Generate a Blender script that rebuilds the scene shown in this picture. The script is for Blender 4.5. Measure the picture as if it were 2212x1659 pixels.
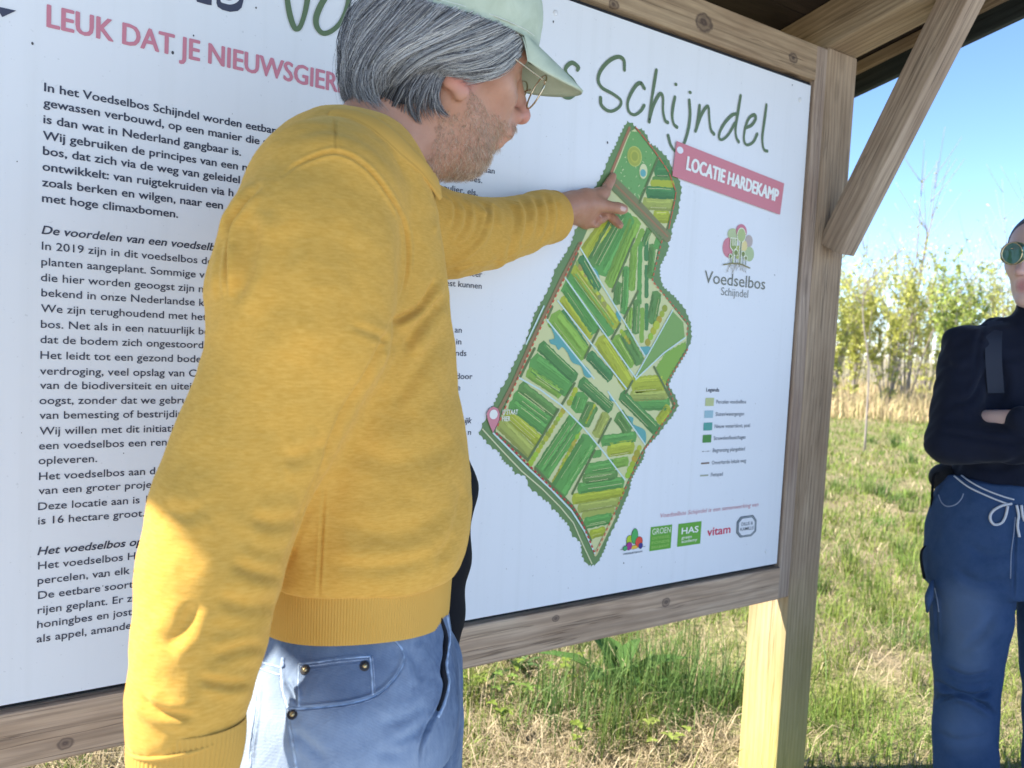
import bpy, bmesh, math, random
import numpy as np
from mathutils import Vector, Matrix
from mathutils.bvhtree import BVHTree
for o in list(bpy.data.objects): bpy.data.objects.remove(o)
random.seed(7); rng = np.random.default_rng(7)
SC = bpy.context.scene; COL = SC.collection; R = math.radians
# ------------------------------------------------------------------ camera
F, CX, CY = 1660.0, 1106.0, 829.5            # focal length and centre, in units of a 2212 x 1659 picture
def _n(v): v = np.array(v, float); return v/np.linalg.norm(v)
_D = _n((-1366, 27440, F)); _X = _n((2542, 26.5, F)); _X = _n(_X-_D*_X.dot(_D)); _Y = np.cross(-_D, _X)
CM = np.array([_X, _Y, -_D])                 # picture axes (right, down, forward) -> world
CAM = np.array([0, 0, 1.25])
cd = bpy.data.cameras.new('camera'); cam = bpy.data.objects.new('camera', cd); COL.objects.link(cam); SC.camera = cam
cd.sensor_width = 36; cd.lens = F/2212*36; cd.clip_end = 500; cd.clip_start = .05
mw = Matrix.Identity(4)
for i in range(3):
    mw[i][0] = CM[i][0]; mw[i][1] = -CM[i][1]; mw[i][2] = -CM[i][2]; mw[i][3] = CAM[i]
cam.matrix_world = mw
cd.dof.use_dof = True; cd.dof.focus_distance = 1.2; cd.dof.aperture_fstop = 6.5
# ------------------------------------------------------------------ light
SUNV = np.array([-.88, .44, 1.0])            # towards the sun
EL = math.atan2(SUNV[2], math.hypot(SUNV[0], SUNV[1])); AZ = math.atan2(SUNV[0], SUNV[1])
wd = bpy.data.worlds.new('World'); SC.world = wd; wd.use_nodes = True
nt = wd.node_tree; bg = nt.nodes['Background']; sk = nt.nodes.new('ShaderNodeTexSky'); sk.sky_type = 'NISHITA'
sk.sun_disc = False; sk.sun_elevation = EL; sk.sun_rotation = AZ; sk.altitude = 0; sk.air_density = .7; sk.dust_density = 0.; sk.ozone_density = 5.
nt.links.new(sk.outputs[0], bg.inputs[0]); bg.inputs[1].default_value = .095
sl = bpy.data.lights.new('sun', 'SUN'); sl.energy = 3.9; sl.angle = R(.55); sl.color = (1, .94, .82)
so = bpy.data.objects.new('sun', sl); COL.objects.link(so); so.rotation_euler = Vector(-SUNV).to_track_quat('-Z', 'Y').to_euler()
SC.view_settings.view_transform = 'Standard'; SC.view_settings.look = 'None'; SC.view_settings.gamma = 1
SC.view_settings.exposure = 1.97
SC.cycles.max_bounces = 8; SC.cycles.caustics_reflective = False; SC.cycles.caustics_refractive = False
# ------------------------------------------------------------------ helpers
def W(px, py, d): return CAM+CM@np.array([(px-CX)/F*d, (py-CY)/F*d, d])
def ray(px, py): return CM@np.array([(px-CX)/F, (py-CY)/F, 1.0])
def proj(P):
    c = (np.atleast_2d(P)-CAM)@CM
    return np.stack([CX+F*c[:, 0]/c[:, 2], CY+F*c[:, 1]/c[:, 2], c[:, 2]], 1)
YB = 1.3149                                   # front of the sign panel
def B(px, py):
    r = ray(px, py); p = CAM+r*(YB/r[1]); return p[0], p[2]
def lin(c): c = np.asarray(c, float)/255; return np.where(c <= .04045, c/12.92, ((c+.055)/1.055)**2.4)
def tag(o, label=None, cat=None, group=None, kind=None):
    for k, v in (('label', label), ('category', cat), ('group', group), ('kind', kind)):
        if v: o[k] = v
    return o
def thing(name, loc, label, cat, group=None):
    o = bpy.data.objects.new(name, None); COL.objects.link(o); o.location = loc; o.empty_display_size = .1
    bpy.context.view_layer.update() if False else None
    return tag(o, label, cat, group)
def link(name, me, mats, parent=None, smooth=True):
    o = bpy.data.objects.new(name, me); COL.objects.link(o)
    for m in (mats if isinstance(mats, (list, tuple)) else [mats]): me.materials.append(m)
    if smooth: me.polygons.foreach_set('use_smooth', np.ones(len(me.polygons), bool))
    if parent is not None:
        o.parent = parent; par = parent; off = Vector((0, 0, 0))
        o.matrix_parent_inverse = Matrix.Translation(-root_loc(parent))
    return o
def root_loc(o):
    # world translation of a parent chain (no rotations are used on parents)
    return o.matrix_basis.translation.copy() if o.parent is None else (root_loc(o.parent)+o.matrix_parent_inverse.translation+o.matrix_basis.translation)
def mesh_arrays(name, V, faces=None, quads=None, tris=None):
    me = bpy.data.meshes.new(name); V = np.asarray(V, np.float32)
    if faces is not None:
        me.from_pydata(V.tolist(), [], faces); me.update(); return me
    q = np.zeros((0, 4), np.int32) if quads is None else np.asarray(quads, np.int32)
    t = np.zeros((0, 3), np.int32) if tris is None else np.asarray(tris, np.int32)
    me.vertices.add(len(V)); me.vertices.foreach_set('co', V.ravel())
    me.loops.add(q.size+t.size); me.loops.foreach_set('vertex_index', np.concatenate([q.ravel(), t.ravel()]))
    me.polygons.add(len(q)+len(t))
    st = np.concatenate([np.arange(len(q))*4, q.size+np.arange(len(t))*3]).astype(np.int32)
    me.polygons.foreach_set('loop_start', st)
    me.polygons.foreach_set('loop_total', np.concatenate([np.full(len(q), 4), np.full(len(t), 3)]).astype(np.int32))
    me.update(calc_edges=True); me.validate(); return me
def set_col(me, C, name='tint'):
    a = me.color_attributes.new(name, 'FLOAT_COLOR', 'POINT'); C = np.asarray(C, np.float32)
    if C.shape[1] == 3: C = np.concatenate([C, np.ones((len(C), 1), np.float32)], 1)
    a.data.foreach_set('color', C.ravel())
def catmull(P, n=8):
    P = np.asarray(P, float)
    if len(P) < 3: return np.array([P[0]+(P[-1]-P[0])*t for t in np.linspace(0, 1, n+1)])
    Q = np.vstack([2*P[0]-P[1], P, 2*P[-1]-P[-2]]); out = []
    for i in range(1, len(Q)-2):
        a, b, c, d = Q[i-1:i+3]
        for t in np.arange(n)/n:
            out.append(.5*((2*b)+(c-a)*t+(2*a-5*b+4*c-d)*t*t+(3*b-a-3*c+d)*t**3))
    out.append(P[-1]); return np.array(out)
def tube(P, rad, n=8, cap=True):
    """vertices and quads of a tube along P with radius rad (number or list)"""
    P = np.asarray(P, float); m = len(P); rad = np.broadcast_to(np.asarray(rad, float), (m,))
    T = np.gradient(P, axis=0); T /= np.linalg.norm(T, axis=1)[:, None]+1e-12
    up = np.array([0, 0, 1.]) if abs(T[0][2]) < .9 else np.array([1., 0, 0])
    V = []; u = np.cross(T[0], up); u /= np.linalg.norm(u)
    for i in range(m):
        u = u-T[i]*u.dot(T[i]); u /= np.linalg.norm(u)+1e-12; v = np.cross(T[i], u)
        for k in range(n):
            a = 2*math.pi*k/n; V.append(P[i]+rad[i]*(math.cos(a)*u+math.sin(a)*v))
    f = [[i*n+k, i*n+(k+1) % n, (i+1)*n+(k+1) % n, (i+1)*n+k] for i in range(m-1) for k in range(n)]
    if cap: f += [list(range(n))[::-1], [(m-1)*n+k for k in range(n)]]
    return np.array(V), f
class MB:
    """collects shapes into one mesh"""
    def __init__(s): s.V = []; s.F = []; s.C = []; s.M = []; s.n = 0
    def add(s, V, F, col=None, mi=0):
        V = np.asarray(V, float); s.V.append(V); s.F += [[i+s.n for i in f] for f in F]; s.M += [mi]*len(F)
        s.C.append(np.tile(np.array(col if col is not None else (1, 1, 1), float), (len(V), 1))); s.n += len(V); return s
    def tube(s, P, rad, n=8, col=None, mi=0): return s.add(*tube(P, rad, n), col, mi)
    def ball(s, c, r, n=10, col=None, mi=0, M=None):
        bm = bmesh.new(); bmesh.ops.create_uvsphere(bm, u_segments=n, v_segments=max(4, n*2//3), radius=1)
        V = np.array([v.co[:] for v in bm.verts])*np.asarray(r, float)
        if M is not None: V = V@np.asarray(M).T
        f = [[v.index for v in q.verts] for q in bm.faces]; bm.free(); return s.add(V+np.asarray(c, float), f, col, mi)
    def box(s, lo, hi, col=None, mi=0):
        x0, y0, z0 = lo; x1, y1, z1 = hi
        V = [(x0, y0, z0), (x1, y0, z0), (x1, y1, z0), (x0, y1, z0), (x0, y0, z1), (x1, y0, z1), (x1, y1, z1), (x0, y1, z1)]
        return s.add(V, [[0, 3, 2, 1], [4, 5, 6, 7], [0, 1, 5, 4], [1, 2, 6, 5], [2, 3, 7, 6], [3, 0, 4, 7]], col, mi)
    def build(s, name, mats, parent=None, smooth=True, tint=False):
        me = bpy.data.meshes.new(name); V = np.concatenate(s.V); me.from_pydata(V.tolist(), [], s.F)
        o = link(name, me, mats, parent, smooth)
        if isinstance(mats, (list, tuple)): me.polygons.foreach_set('material_index', np.array(s.M, np.int32))
        if tint: set_col(me, np.concatenate(s.C))
        me.update(); return o
# ------------------------------------------------------------------ materials
def new_mat(name, rough=.6, spec=.4):
    m = bpy.data.materials.new(name); m.use_nodes = True; b = m.node_tree.nodes['Principled BSDF']
    b.inputs['Roughness'].default_value = rough; b.inputs['Specular IOR Level'].default_value = spec
    return m, m.node_tree, b
def nd(t, typ, **kw):
    n = t.nodes.new(typ)
    for k, v in kw.items():
        if k in n.inputs.keys() if isinstance(k, str) else False: n.inputs[k].default_value = v
        else: setattr(n, k, v)
    return n
def flat(name, col, rough=.6, spec=.4, metal=0, **kw):
    m, t, b = new_mat(name, rough, spec); b.inputs['Base Color'].default_value = (*col, 1); b.inputs['Metallic'].default_value = metal
    for k, v in kw.items(): b.inputs[k].default_value = v
    return m
def mapping(t, scale=(1, 1, 1), rot=(0, 0, 0), coord='Object'):
    tc = t.nodes.new('ShaderNodeTexCoord'); mp = t.nodes.new('ShaderNodeMapping')
    mp.inputs['Scale'].default_value = scale; mp.inputs['Rotation'].default_value = rot
    t.links.new(tc.outputs[coord], mp.inputs[0]); return mp.outputs[0]
def noise(t, vec, scale, detail=4, rough=.55, dist=0):
    n = t.nodes.new('ShaderNodeTexNoise'); n.inputs['Scale'].default_value = scale; n.inputs['Detail'].default_value = detail
    n.inputs['Roughness'].default_value = rough; n.inputs['Distortion'].default_value = dist
    if vec is not None: t.links.new(vec, n.inputs['Vector'])
    return n.outputs['Fac']
def ramp(t, fac, stops):
    r = t.nodes.new('ShaderNodeValToRGB'); e = r.color_ramp.elements
    while len(e) < len(stops): e.new(.5)
    for i, (p, c) in enumerate(stops):
        e[i].position = p; e[i].color = (*c, 1) if len(c) == 3 else c
    t.links.new(fac, r.inputs[0]); return r.outputs[0]
def mixc(t, fac, a, b, mode='MIX'):
    m = t.nodes.new('ShaderNodeMix'); m.data_type = 'RGBA'; m.blend_type = mode
    for s, v in ((0, fac), (6, a), (7, b)):
        if isinstance(v, (int, float)): m.inputs[s].default_value = v
        elif isinstance(v, (tuple, list, np.ndarray)): m.inputs[s].default_value = (*v, 1)
        else: t.links.new(v, m.inputs[s])
    return m.outputs[2]
def math_n(t, op, a, b=None, c=None):
    m = t.nodes.new('ShaderNodeMath'); m.operation = op
    for i, v in enumerate((a, b, c)):
        if v is None: continue
        if isinstance(v, (int, float)): m.inputs[i].default_value = v
        else: t.links.new(v, m.inputs[i])
    return m.outputs[0]
def bump(t, b, h, strength=.3, dist=.002, prev=None):
    n = t.nodes.new('ShaderNodeBump'); n.inputs['Strength'].default_value = strength; n.inputs['Distance'].default_value = dist
    t.links.new(h, n.inputs['Height'])
    if prev is not None: t.links.new(prev, n.inputs['Normal'])
    t.links.new(n.outputs[0], b.inputs['Normal']); return n.outputs[0]
def tint_mat(name, rough=.7, spec=.2, trans=0., var=0., sub=None):
    m, t, b = new_mat(name, rough, spec); a = t.nodes.new('ShaderNodeAttribute'); a.attribute_name = 'tint'
    t.links.new(a.outputs['Color'], b.inputs['Base Color'])
    if trans:
        tr = t.nodes.new('ShaderNodeBsdfTranslucent'); mx = t.nodes.new('ShaderNodeMixShader'); mx.inputs[0].default_value = trans
        t.links.new(a.outputs['Color'], tr.inputs[0]); t.links.new(b.outputs[0], mx.inputs[1]); t.links.new(tr.outputs[0], mx.inputs[2])
        t.links.new(mx.outputs[0], t.nodes['Material Output'].inputs[0])
    return m
def wood(name, cols, grain=1.0, knots=.5, seed=0, bumpd=.0015, rough=.8, length_axis='x', green=0.):
    """weathered timber; the grain runs along local x"""
    m, t, b = new_mat(name, rough, .25)
    v = mapping(t, (1, 1, 1)); off = t.nodes.new('ShaderNodeVectorMath'); off.operation = 'ADD'; off.inputs[1].default_value = (seed*3.1, seed*1.7, seed*.9)
    t.links.new(v, off.inputs[0]); v = off.outputs[0]
    def sc(vec, s):
        q = t.nodes.new('ShaderNodeVectorMath'); q.operation = 'MULTIPLY'; q.inputs[1].default_value = s; t.links.new(vec, q.inputs[0]); return q.outputs[0]
    vo = t.nodes.new('ShaderNodeTexVoronoi'); vo.inputs['Scale'].default_value = 1.0; t.links.new(sc(v, (3.2, 9, 9)), vo.inputs['Vector'])
    kd = vo.outputs['Distance']
    warp = math_n(t, 'MULTIPLY', math_n(t, 'POWER', math_n(t, 'SUBTRACT', 1.0, math_n(t, 'MINIMUM', math_n(t, 'MULTIPLY', kd, 1.6), 1.0)), 2.0), .03*knots)
    big = noise(t, sc(v, (1.2, 5, 5)), 1.0, 2)
    sep = t.nodes.new('ShaderNodeSeparateXYZ'); t.links.new(v, sep.inputs[0])
    rad = math_n(t, 'ADD', math_n(t, 'ADD', math_n(t, 'MULTIPLY', sep.outputs[1], .8), math_n(t, 'MULTIPLY', sep.outputs[2], 1.0)), math_n(t, 'ADD', warp, math_n(t, 'MULTIPLY', big, .05)))
    ring = math_n(t, 'SINE', math_n(t, 'MULTIPLY', rad, 520*grain))
    ring01 = math_n(t, 'MULTIPLY_ADD', ring, .5, .5)
    fine = noise(t, sc(v, (6, 260, 260)), 1.0, 3, .6)
    blot = noise(t, sc(v, (3, 12, 12)), 1.0, 4, .6)
    c = ramp(t, blot, [(.3, cols[0]), (.55, cols[1]), (.75, cols[2])])
    c = mixc(t, math_n(t, 'MULTIPLY', math_n(t, 'POWER', ring01, 2.5), .33), c, np.array(cols[0])*.45)
    c = mixc(t, math_n(t, 'MULTIPLY', ramp(t, fine, [(.35, (1, 1, 1)), (.6, (0, 0, 0))]), .35), c, np.array(cols[0])*.5)
    kn = ramp(t, kd, [(.07, (1, 1, 1)), (.13, (0, 0, 0))])
    c = mixc(t, math_n(t, 'MULTIPLY', kn, min(1, knots)*.8), c, np.array(cols[0])*.3)
    ck = ramp(t, noise(t, sc(v, (1.1, 38, 38)), 1.0, 3, .6), [(.40, (0, 0, 0)), (.415, (1, 1, 1)), (.43, (0, 0, 0))]); c = mixc(t, math_n(t, 'MULTIPLY', ck, .55), c, np.array(cols[0])*.22)
    t.links.new(c, b.inputs['Base Color'])
    h = math_n(t, 'SUBTRACT', math_n(t, 'ADD', math_n(t, 'MULTIPLY', ring01, .5), fine), math_n(t, 'MULTIPLY', ck, 1.2))
    bump(t, b, h, .5, bumpd); return m
def box_beam(name, p0, p1, w, h, mat, parent, up=(0, 0, 1), bevel=.004, cut0=None, cut1=None):
    """beam from p0 to p1 (centre line), w across, h along 'up'; local x is its length"""
    p0 = Vector(p0); p1 = Vector(p1); d = p1-p0; L = d.length; x = d.normalized(); y = Vector(up).cross(x).normalized(); z = x.cross(y)
    bm = bmesh.new(); bmesh.ops.create_cube(bm, size=1)
    for v in bm.verts: v.co = Vector(((v.co.x+.5)*L, v.co.y*w, v.co.z*h))
    if bevel: bmesh.ops.bevel(bm, geom=list(bm.edges), offset=bevel, segments=2, affect='EDGES', profile=.6)
    me = bpy.data.meshes.new(name); bm.to_mesh(me); bm.free()
    o = link(name, me, mat, parent, smooth=False)
    M = Matrix(((x.x, y.x, z.x, p0.x), (x.y, y.y, z.y, p0.y), (x.z, y.z, z.z, p0.z), (0, 0, 0, 1)))
    o.matrix_basis = M
    return o
# ================================================================== shelter with the sign
SHL = np.array([1.87, YB+.06, 0.])
SH = thing('information_shelter', SHL, 'weathered timber shelter holding a large white information board about a food forest', 'information board')
GREYW = [(.25, .17, .11), (.41, .305, .21), (.54, .42, .30)]
TANW = [(.32, .21, .12), (.48, .345, .205), (.58, .44, .28)]
w_rail = wood('weathered_rail_wood', [(.39, .26, .165), (.58, .41, .275), (.67, .50, .345)], .55, .9, 1)
w_top = wood('tan_rail_wood', TANW, .6, 1.0, 2)
w_post = wood('grey_post_wood', GREYW, .8, .5, 3)
w_trim = wood('trim_wood', [(.30, .20, .14), (.44, .33, .24), (.53, .41, .31)], .8, .4, 4)
w_raft = wood('rafter_wood', [(.24, .16, .09), (.36, .26, .155), (.43, .33, .21)], .7, .5, 5)
w_brace = wood('brace_wood', GREYW, .7, .6, 6)
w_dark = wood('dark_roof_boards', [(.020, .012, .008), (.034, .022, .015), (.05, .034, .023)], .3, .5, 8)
w_green = wood('green_fascia', [(.018, .022, .02), (.03, .035, .03), (.045, .045, .035)], .5, .2, 9)
XL, XR, KR = -.77, 2.20, .2          # roof ends and pitch
ZT = 2.057
# posts: yellowish treated wood below, with algae towards the foot
def post(x0, x1):
    o = box_beam('post', ((x0+x1)/2, YB+.06, -.25), ((x0+x1)/2, YB+.06, ZT), .13, x1-x0, m_postw, SH, up=(1, 0, 0))
    return o
def post_material():
    m = wood('treated_post_wood', [(.31, .21, .125), (.46, .33, .21), (.56, .42, .275)], .8, .35, 3)
    t = m.node_tree; b = t.nodes['Principled BSDF']; src = b.inputs['Base Color'].links[0].from_socket
    sep = t.nodes.new('ShaderNodeSeparateXYZ'); tc = t.nodes.new('ShaderNodeTexCoord'); t.links.new(tc.outputs['Object'], sep.inputs[0])
    n = noise(t, tc.outputs['Object'], 9, 3)
    x = math_n(t, 'ADD', sep.outputs[0], math_n(t, 'MULTIPLY', n, .14))
    f = ramp(t, x, [(.25, (1, 1, 1)), (1.0, (0, 0, 0))])
    c = mixc(t, math_n(t, 'MULTIPLY', f, .8), src, (.46, .42, .10), 'MIX')
    c2 = mixc(t, .15, c, src)
    t.links.new(c2, b.inputs['Base Color']); return m
m_postw = post_material()
post(1.803, 1.933); post(-.745, -.615)
box_beam('side_batten', (1.779, YB+.017, .575), (1.779, YB+.017, 2.05), .047, .045, w_trim, SH, up=(1, 0, 0))
box_beam('side_batten', (-.592, YB+.017, .575), (-.592, YB+.017, 2.05), .047, .045, w_trim, SH, up=(1, 0, 0))
box_beam('bottom_rail', (-.568, YB+.016, .619), (1.755, YB+.016, .619), .05, .088, w_rail, SH)
box_beam('top_rail', (-.568, YB+.016, 2.0035), (1.755, YB+.016, 2.0035), .05, .089, w_top, SH)
def slope_z(y, z0): return z0+KR*(YB-y)
for i, x in enumerate((1.868, 1.10, .30, -.68)):
    w = .128 if i in (0, 3) else .09
    y0, y1 = YB+.45, YB-1.35
    hh = .12 if i in (0, 3) else .115
    zc = ZT+.001+hh/2*1.02
    box_beam('rafter', (x, y0, slope_z(y0, zc)), (x, y1, slope_z(y1, zc)), w, hh, w_raft, SH)
# brace from the post's front up to the rafter
def brace(x):
    box_beam('brace', (x, YB-.026, 1.53), (x, YB-.325, 2.13), .066, .078, w_brace, SH, up=(0, 2, 1))
brace(1.868)
# roof deck of boards running along x, with gaps
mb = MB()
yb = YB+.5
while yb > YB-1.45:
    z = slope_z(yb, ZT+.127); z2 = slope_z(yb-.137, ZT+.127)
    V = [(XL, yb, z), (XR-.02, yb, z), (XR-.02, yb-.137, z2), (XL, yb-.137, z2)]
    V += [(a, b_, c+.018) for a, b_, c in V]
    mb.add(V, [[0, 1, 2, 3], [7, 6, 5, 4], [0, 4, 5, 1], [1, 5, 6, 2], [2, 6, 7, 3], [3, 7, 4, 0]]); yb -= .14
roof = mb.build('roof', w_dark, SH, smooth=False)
for x in (XR, XL-.02):
    y0, y1 = YB+.5, YB-1.47
    zc = ZT+.10
    box_beam('barge_board', (x, y0, slope_z(y0, zc)), (x, y1, slope_z(y1, zc)), .022, .135, w_green, SH)
    box_beam('barge_batten', (x-.02 if x > 0 else x+.02, y0, slope_z(y0, ZT+.106)), (x-.02 if x > 0 else x+.02, y1, slope_z(y1, ZT+.106)), .016, .035, w_raft, SH)
mb = MB(); y0, y1 = YB+.55, YB-1.52
for (a, c) in (((XL-.05), XR+.03),):
    V = [(a, y0, slope_z(y0, ZT+.175)), (c, y0, slope_z(y0, ZT+.175)), (c, y1, slope_z(y1, ZT+.175)), (a, y1, slope_z(y1, ZT+.175))]
    V += [(p, q, r+.012) for p, q, r in V]
    mb.add(V, [[0, 1, 2, 3], [7, 6, 5, 4], [0, 4, 5, 1], [1, 5, 6, 2], [2, 6, 7, 3], [3, 7, 4, 0]])
mb.build('roof_felt', flat('roofing_felt', (.03, .03, .032), .9), SH, smooth=False)
def knot(m, mat_centre, r, dark=(.07, .045, .035), amt=.85):
    t = m.node_tree; b = t.nodes['Principled BSDF']; src = b.inputs['Base Color'].links[0].from_socket
    tc = t.nodes.new('ShaderNodeTexCoord'); mp = t.nodes.new('ShaderNodeMapping'); mp.inputs['Location'].default_value = [-c for c in mat_centre]; mp.vector_type = 'POINT'; t.links.new(tc.outputs['Object'], mp.inputs[0])
    sc_ = t.nodes.new('ShaderNodeVectorMath'); sc_.operation = 'MULTIPLY'; sc_.inputs[1].default_value = (.75, 1, 1); t.links.new(mp.outputs[0], sc_.inputs[0])
    ln = t.nodes.new('ShaderNodeVectorMath'); ln.operation = 'LENGTH'; t.links.new(sc_.outputs[0], ln.inputs[0]); d = math_n(t, 'ADD', math_n(t, 'DIVIDE', ln.outputs['Value'], r), math_n(t, 'MULTIPLY', math_n(t, 'SUBTRACT', noise(t, tc.outputs['Object'], 60, 3), .5), .7))
    rings = math_n(t, 'MULTIPLY_ADD', math_n(t, 'SINE', math_n(t, 'MULTIPLY', d, 9.)), .18, .6)
    c = mixc(t, math_n(t, 'MULTIPLY', math_n(t, 'MULTIPLY', ramp(t, d, [(.75, (1, 1, 1)), (1., (0, 0, 0))]), rings), amt*1.4), src, dark); t.links.new(c, b.inputs['Base Color'])
for q, r_ in (((1707, 128), .015), ((1515, 52), .024), ((1320, 12), .012)):
    X_, Z_ = B(*q); knot(w_top, (X_+.568, -.025, Z_-2.0035), r_)
for q, r_ in (((1433, 1298), .012), ((1195, 1333), .008), ((140, 1600), .010)):
    X_, Z_ = B(*q); knot(w_rail, (X_+.568, -.025, Z_-.619), r_, (.13, .09, .07))
# brass screw tip under the rafter
p = W(2021, 43, 1.93); mb = MB(); mb.tube([p+np.array([0, 0, .012]), p, p-np.array([.004, 0, .016])], [.0022, .0022, .0018], 8)
mb.build('screw', flat('brass', (.7, .5, .2), .3, .5, 1), SH)
# ------------------------------------------------------------------ sign panel
PX0, PX1, PZ0, PZ1 = -.562, 1.749, .6735, 1.946
m_panel, t, b = new_mat('white_laminate', .42, .35)
v = mapping(t); n1 = noise(t, v, 3.5, 5, .6); n2 = noise(t, v, 160, 2, .5)
c = mixc(t, math_n(t, 'MULTIPLY', ramp(t, n1, [(.35, (0, 0, 0)), (.8, (1, 1, 1))]), .22), (.80, .80, .795), (.71, .72, .70))
n4 = noise(t, mapping(t, (34, 1, 1.1)), 1, 4, .6); c = mixc(t, math_n(t, 'MULTIPLY', ramp(t, n4, [(.52, (0, 0, 0)), (.75, (1, 1, 1))]), .16), c, (.60, .60, .56))
spk = ramp(t, n2, [(.715, (0, 0, 0)), (.76, (1, 1, 1))])
t.links.new(mixc(t, math_n(t, 'MULTIPLY', spk, .2), c, (.3, .3, .28)), b.inputs['Base Color'])
mb = MB(); mb.box((PX0, YB, PZ0), (PX1, YB+.008, PZ1)); PANEL = mb.build('sign_panel', m_panel, SH, smooth=False)
mb = MB(); mb.box((PX0-.006, YB+.009, PZ0-.008), (PX1+.009, YB+.022, PZ1+.011)); mb.build('panel_backing', flat('backing_black', (.012, .012, .014), .7), SH, smooth=False)  # near-black sheet, slightly larger, shows as a dark line round the panel
def screw(x, z):
    mb = MB(); mb.ball((x, YB-.001, z), (.0058, .0022, .0058), 12)
    mb.build('cover_cap', flat('white_cap', (.75, .75, .74), .3) if 'white_cap' not in bpy.data.materials else bpy.data.materials['white_cap'], PANEL)
for q in ((1728, 216), (1655, 1191), (1200, 28)): screw(*B(*q))
# ------------------------------------------------------------------ printing on the panel
WH = lin((206, 219, 241))
def pr(*c): return tuple(np.clip(lin(c)/WH*.78, .004, .85))
PMAT = {}
def ink(c):
    if c not in PMAT: PMAT[c] = flat('ink_%d_%d_%d' % c, pr(*c), .45, .35)
    return PMAT[c]
from mathutils.geometry import tessellate_polygon
class Print:
    """flat ink shapes on the panel; points are given in board metres (x, z)"""
    def __init__(s, base=0): s.V = []; s.F = []; s.mi = []; s.mats = []; s.base = base; s.k = 0
    def _m(s, c):
        if c not in s.mats: s.mats.append(c)
        return s.mats.index(c)
    def poly(s, pts, c, layer):
        pts = [(float(a), float(b_)) for a, b_ in pts]; n = len(s.V); s.k += 1
        y = YB-.00025-(s.base+layer)*.0003-(s.k % 60)*.000004
        tr = tessellate_polygon([[Vector((a, b_, 0)) for a, b_ in pts]])
        s.V += [(a, y, b_) for a, b_ in pts]
        for f in tr:
            p = [pts[i] for i in f]
            if (p[1][0]-p[0][0])*(p[2][1]-p[0][1])-(p[1][1]-p[0][1])*(p[2][0]-p[0][0]) < 0: f = f[::-1]
            s.F.append([i+n for i in f]); s.mi.append(s._m(c))
        return s
    def stroke(s, pts, w, c, layer, n=8, smooth=True, cap=True):
        P = catmull(pts, n) if smooth else np.asarray(pts, float)
        T = np.gradient(P, axis=0); T /= np.linalg.norm(T, axis=1)[:, None]+1e-9; N = np.stack([-T[:, 1], T[:, 0]], 1)
        w = np.broadcast_to(np.asarray(w, float), (len(P),))[:, None]/2
        Lp = P+N*w; Rp = P-N*w
        # one quad per step keeps tight curves clean
        y = YB-.00025-(s.base+layer)*.0003
        for i in range(len(P)-1):
            s.k += 1; n0 = len(s.V); yy = y-(s.k % 60)*.000004
            s.V += [(q[0], yy, q[1]) for q in (Rp[i], Rp[i+1], Lp[i+1], Lp[i])]; s.F.append([n0, n0+1, n0+2, n0+3]); s.mi.append(s._m(c))
        if cap:
            for q, r in ((P[0], w[0][0]), (P[-1], w[-1][0])): s.ell(q, r, r, c, layer, 10)
            if not smooth or True:
                for i in range(1, len(P)-1):
                    if T[i-1].dot(T[i+1]) < .9: s.ell(P[i], w[i][0], w[i][0], c, layer, 10)
        return s
    def ell(s, q, rx, rz, c, layer, n=28):
        return s.poly([(q[0]+rx*math.cos(2*math.pi*k/n), q[1]+rz*math.sin(2*math.pi*k/n)) for k in range(n)], c, layer)
    def build(s, name):
        me = bpy.data.meshes.new(name); me.from_pydata(s.V, [], s.F)
        o = link(name, me, [ink(c) for c in s.mats], PANEL, False); me.polygons.foreach_set('material_index', np.array(s.mi, np.int32)); return o
def Bp(pts): return [B(*p) for p in pts]
def zm(ox, oy, s):    # points read in an enlarged crop of the photograph -> board metres
    return lambda pts: [B((ox+x/s)/1.35624, (oy+y/s)/1.35624) for x, y in pts]
Z1 = zm(0, 0, 2.212); Z3 = zm(1600, 0, 2.212); Z6 = zm(1300, 700, 2.212); Z9 = zm(1380, 1230, 3.687); Z10 = zm(1580, 340, 4.254)
ZA = zm(2000, 1100, 4.424); ZB = zm(1780, 1440, 3.95); ZC = zm(2000, 560, 5.53)
def rad(Z, c, rx, ry):   # half axes of an ellipse read in a crop, in metres
    a = Z([(c[0]-rx, c[1]), (c[0]+rx, c[1]), (c[0], c[1]-ry), (c[0], c[1]+ry)])
    return abs(a[1][0]-a[0][0])/2, abs(a[3][1]-a[2][1])/2
def el(P, Z, c, rx, ry, col, layer): P.ell(Z([c])[0], *rad(Z, c, rx, ry), col, layer)
_tc = 0
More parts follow.
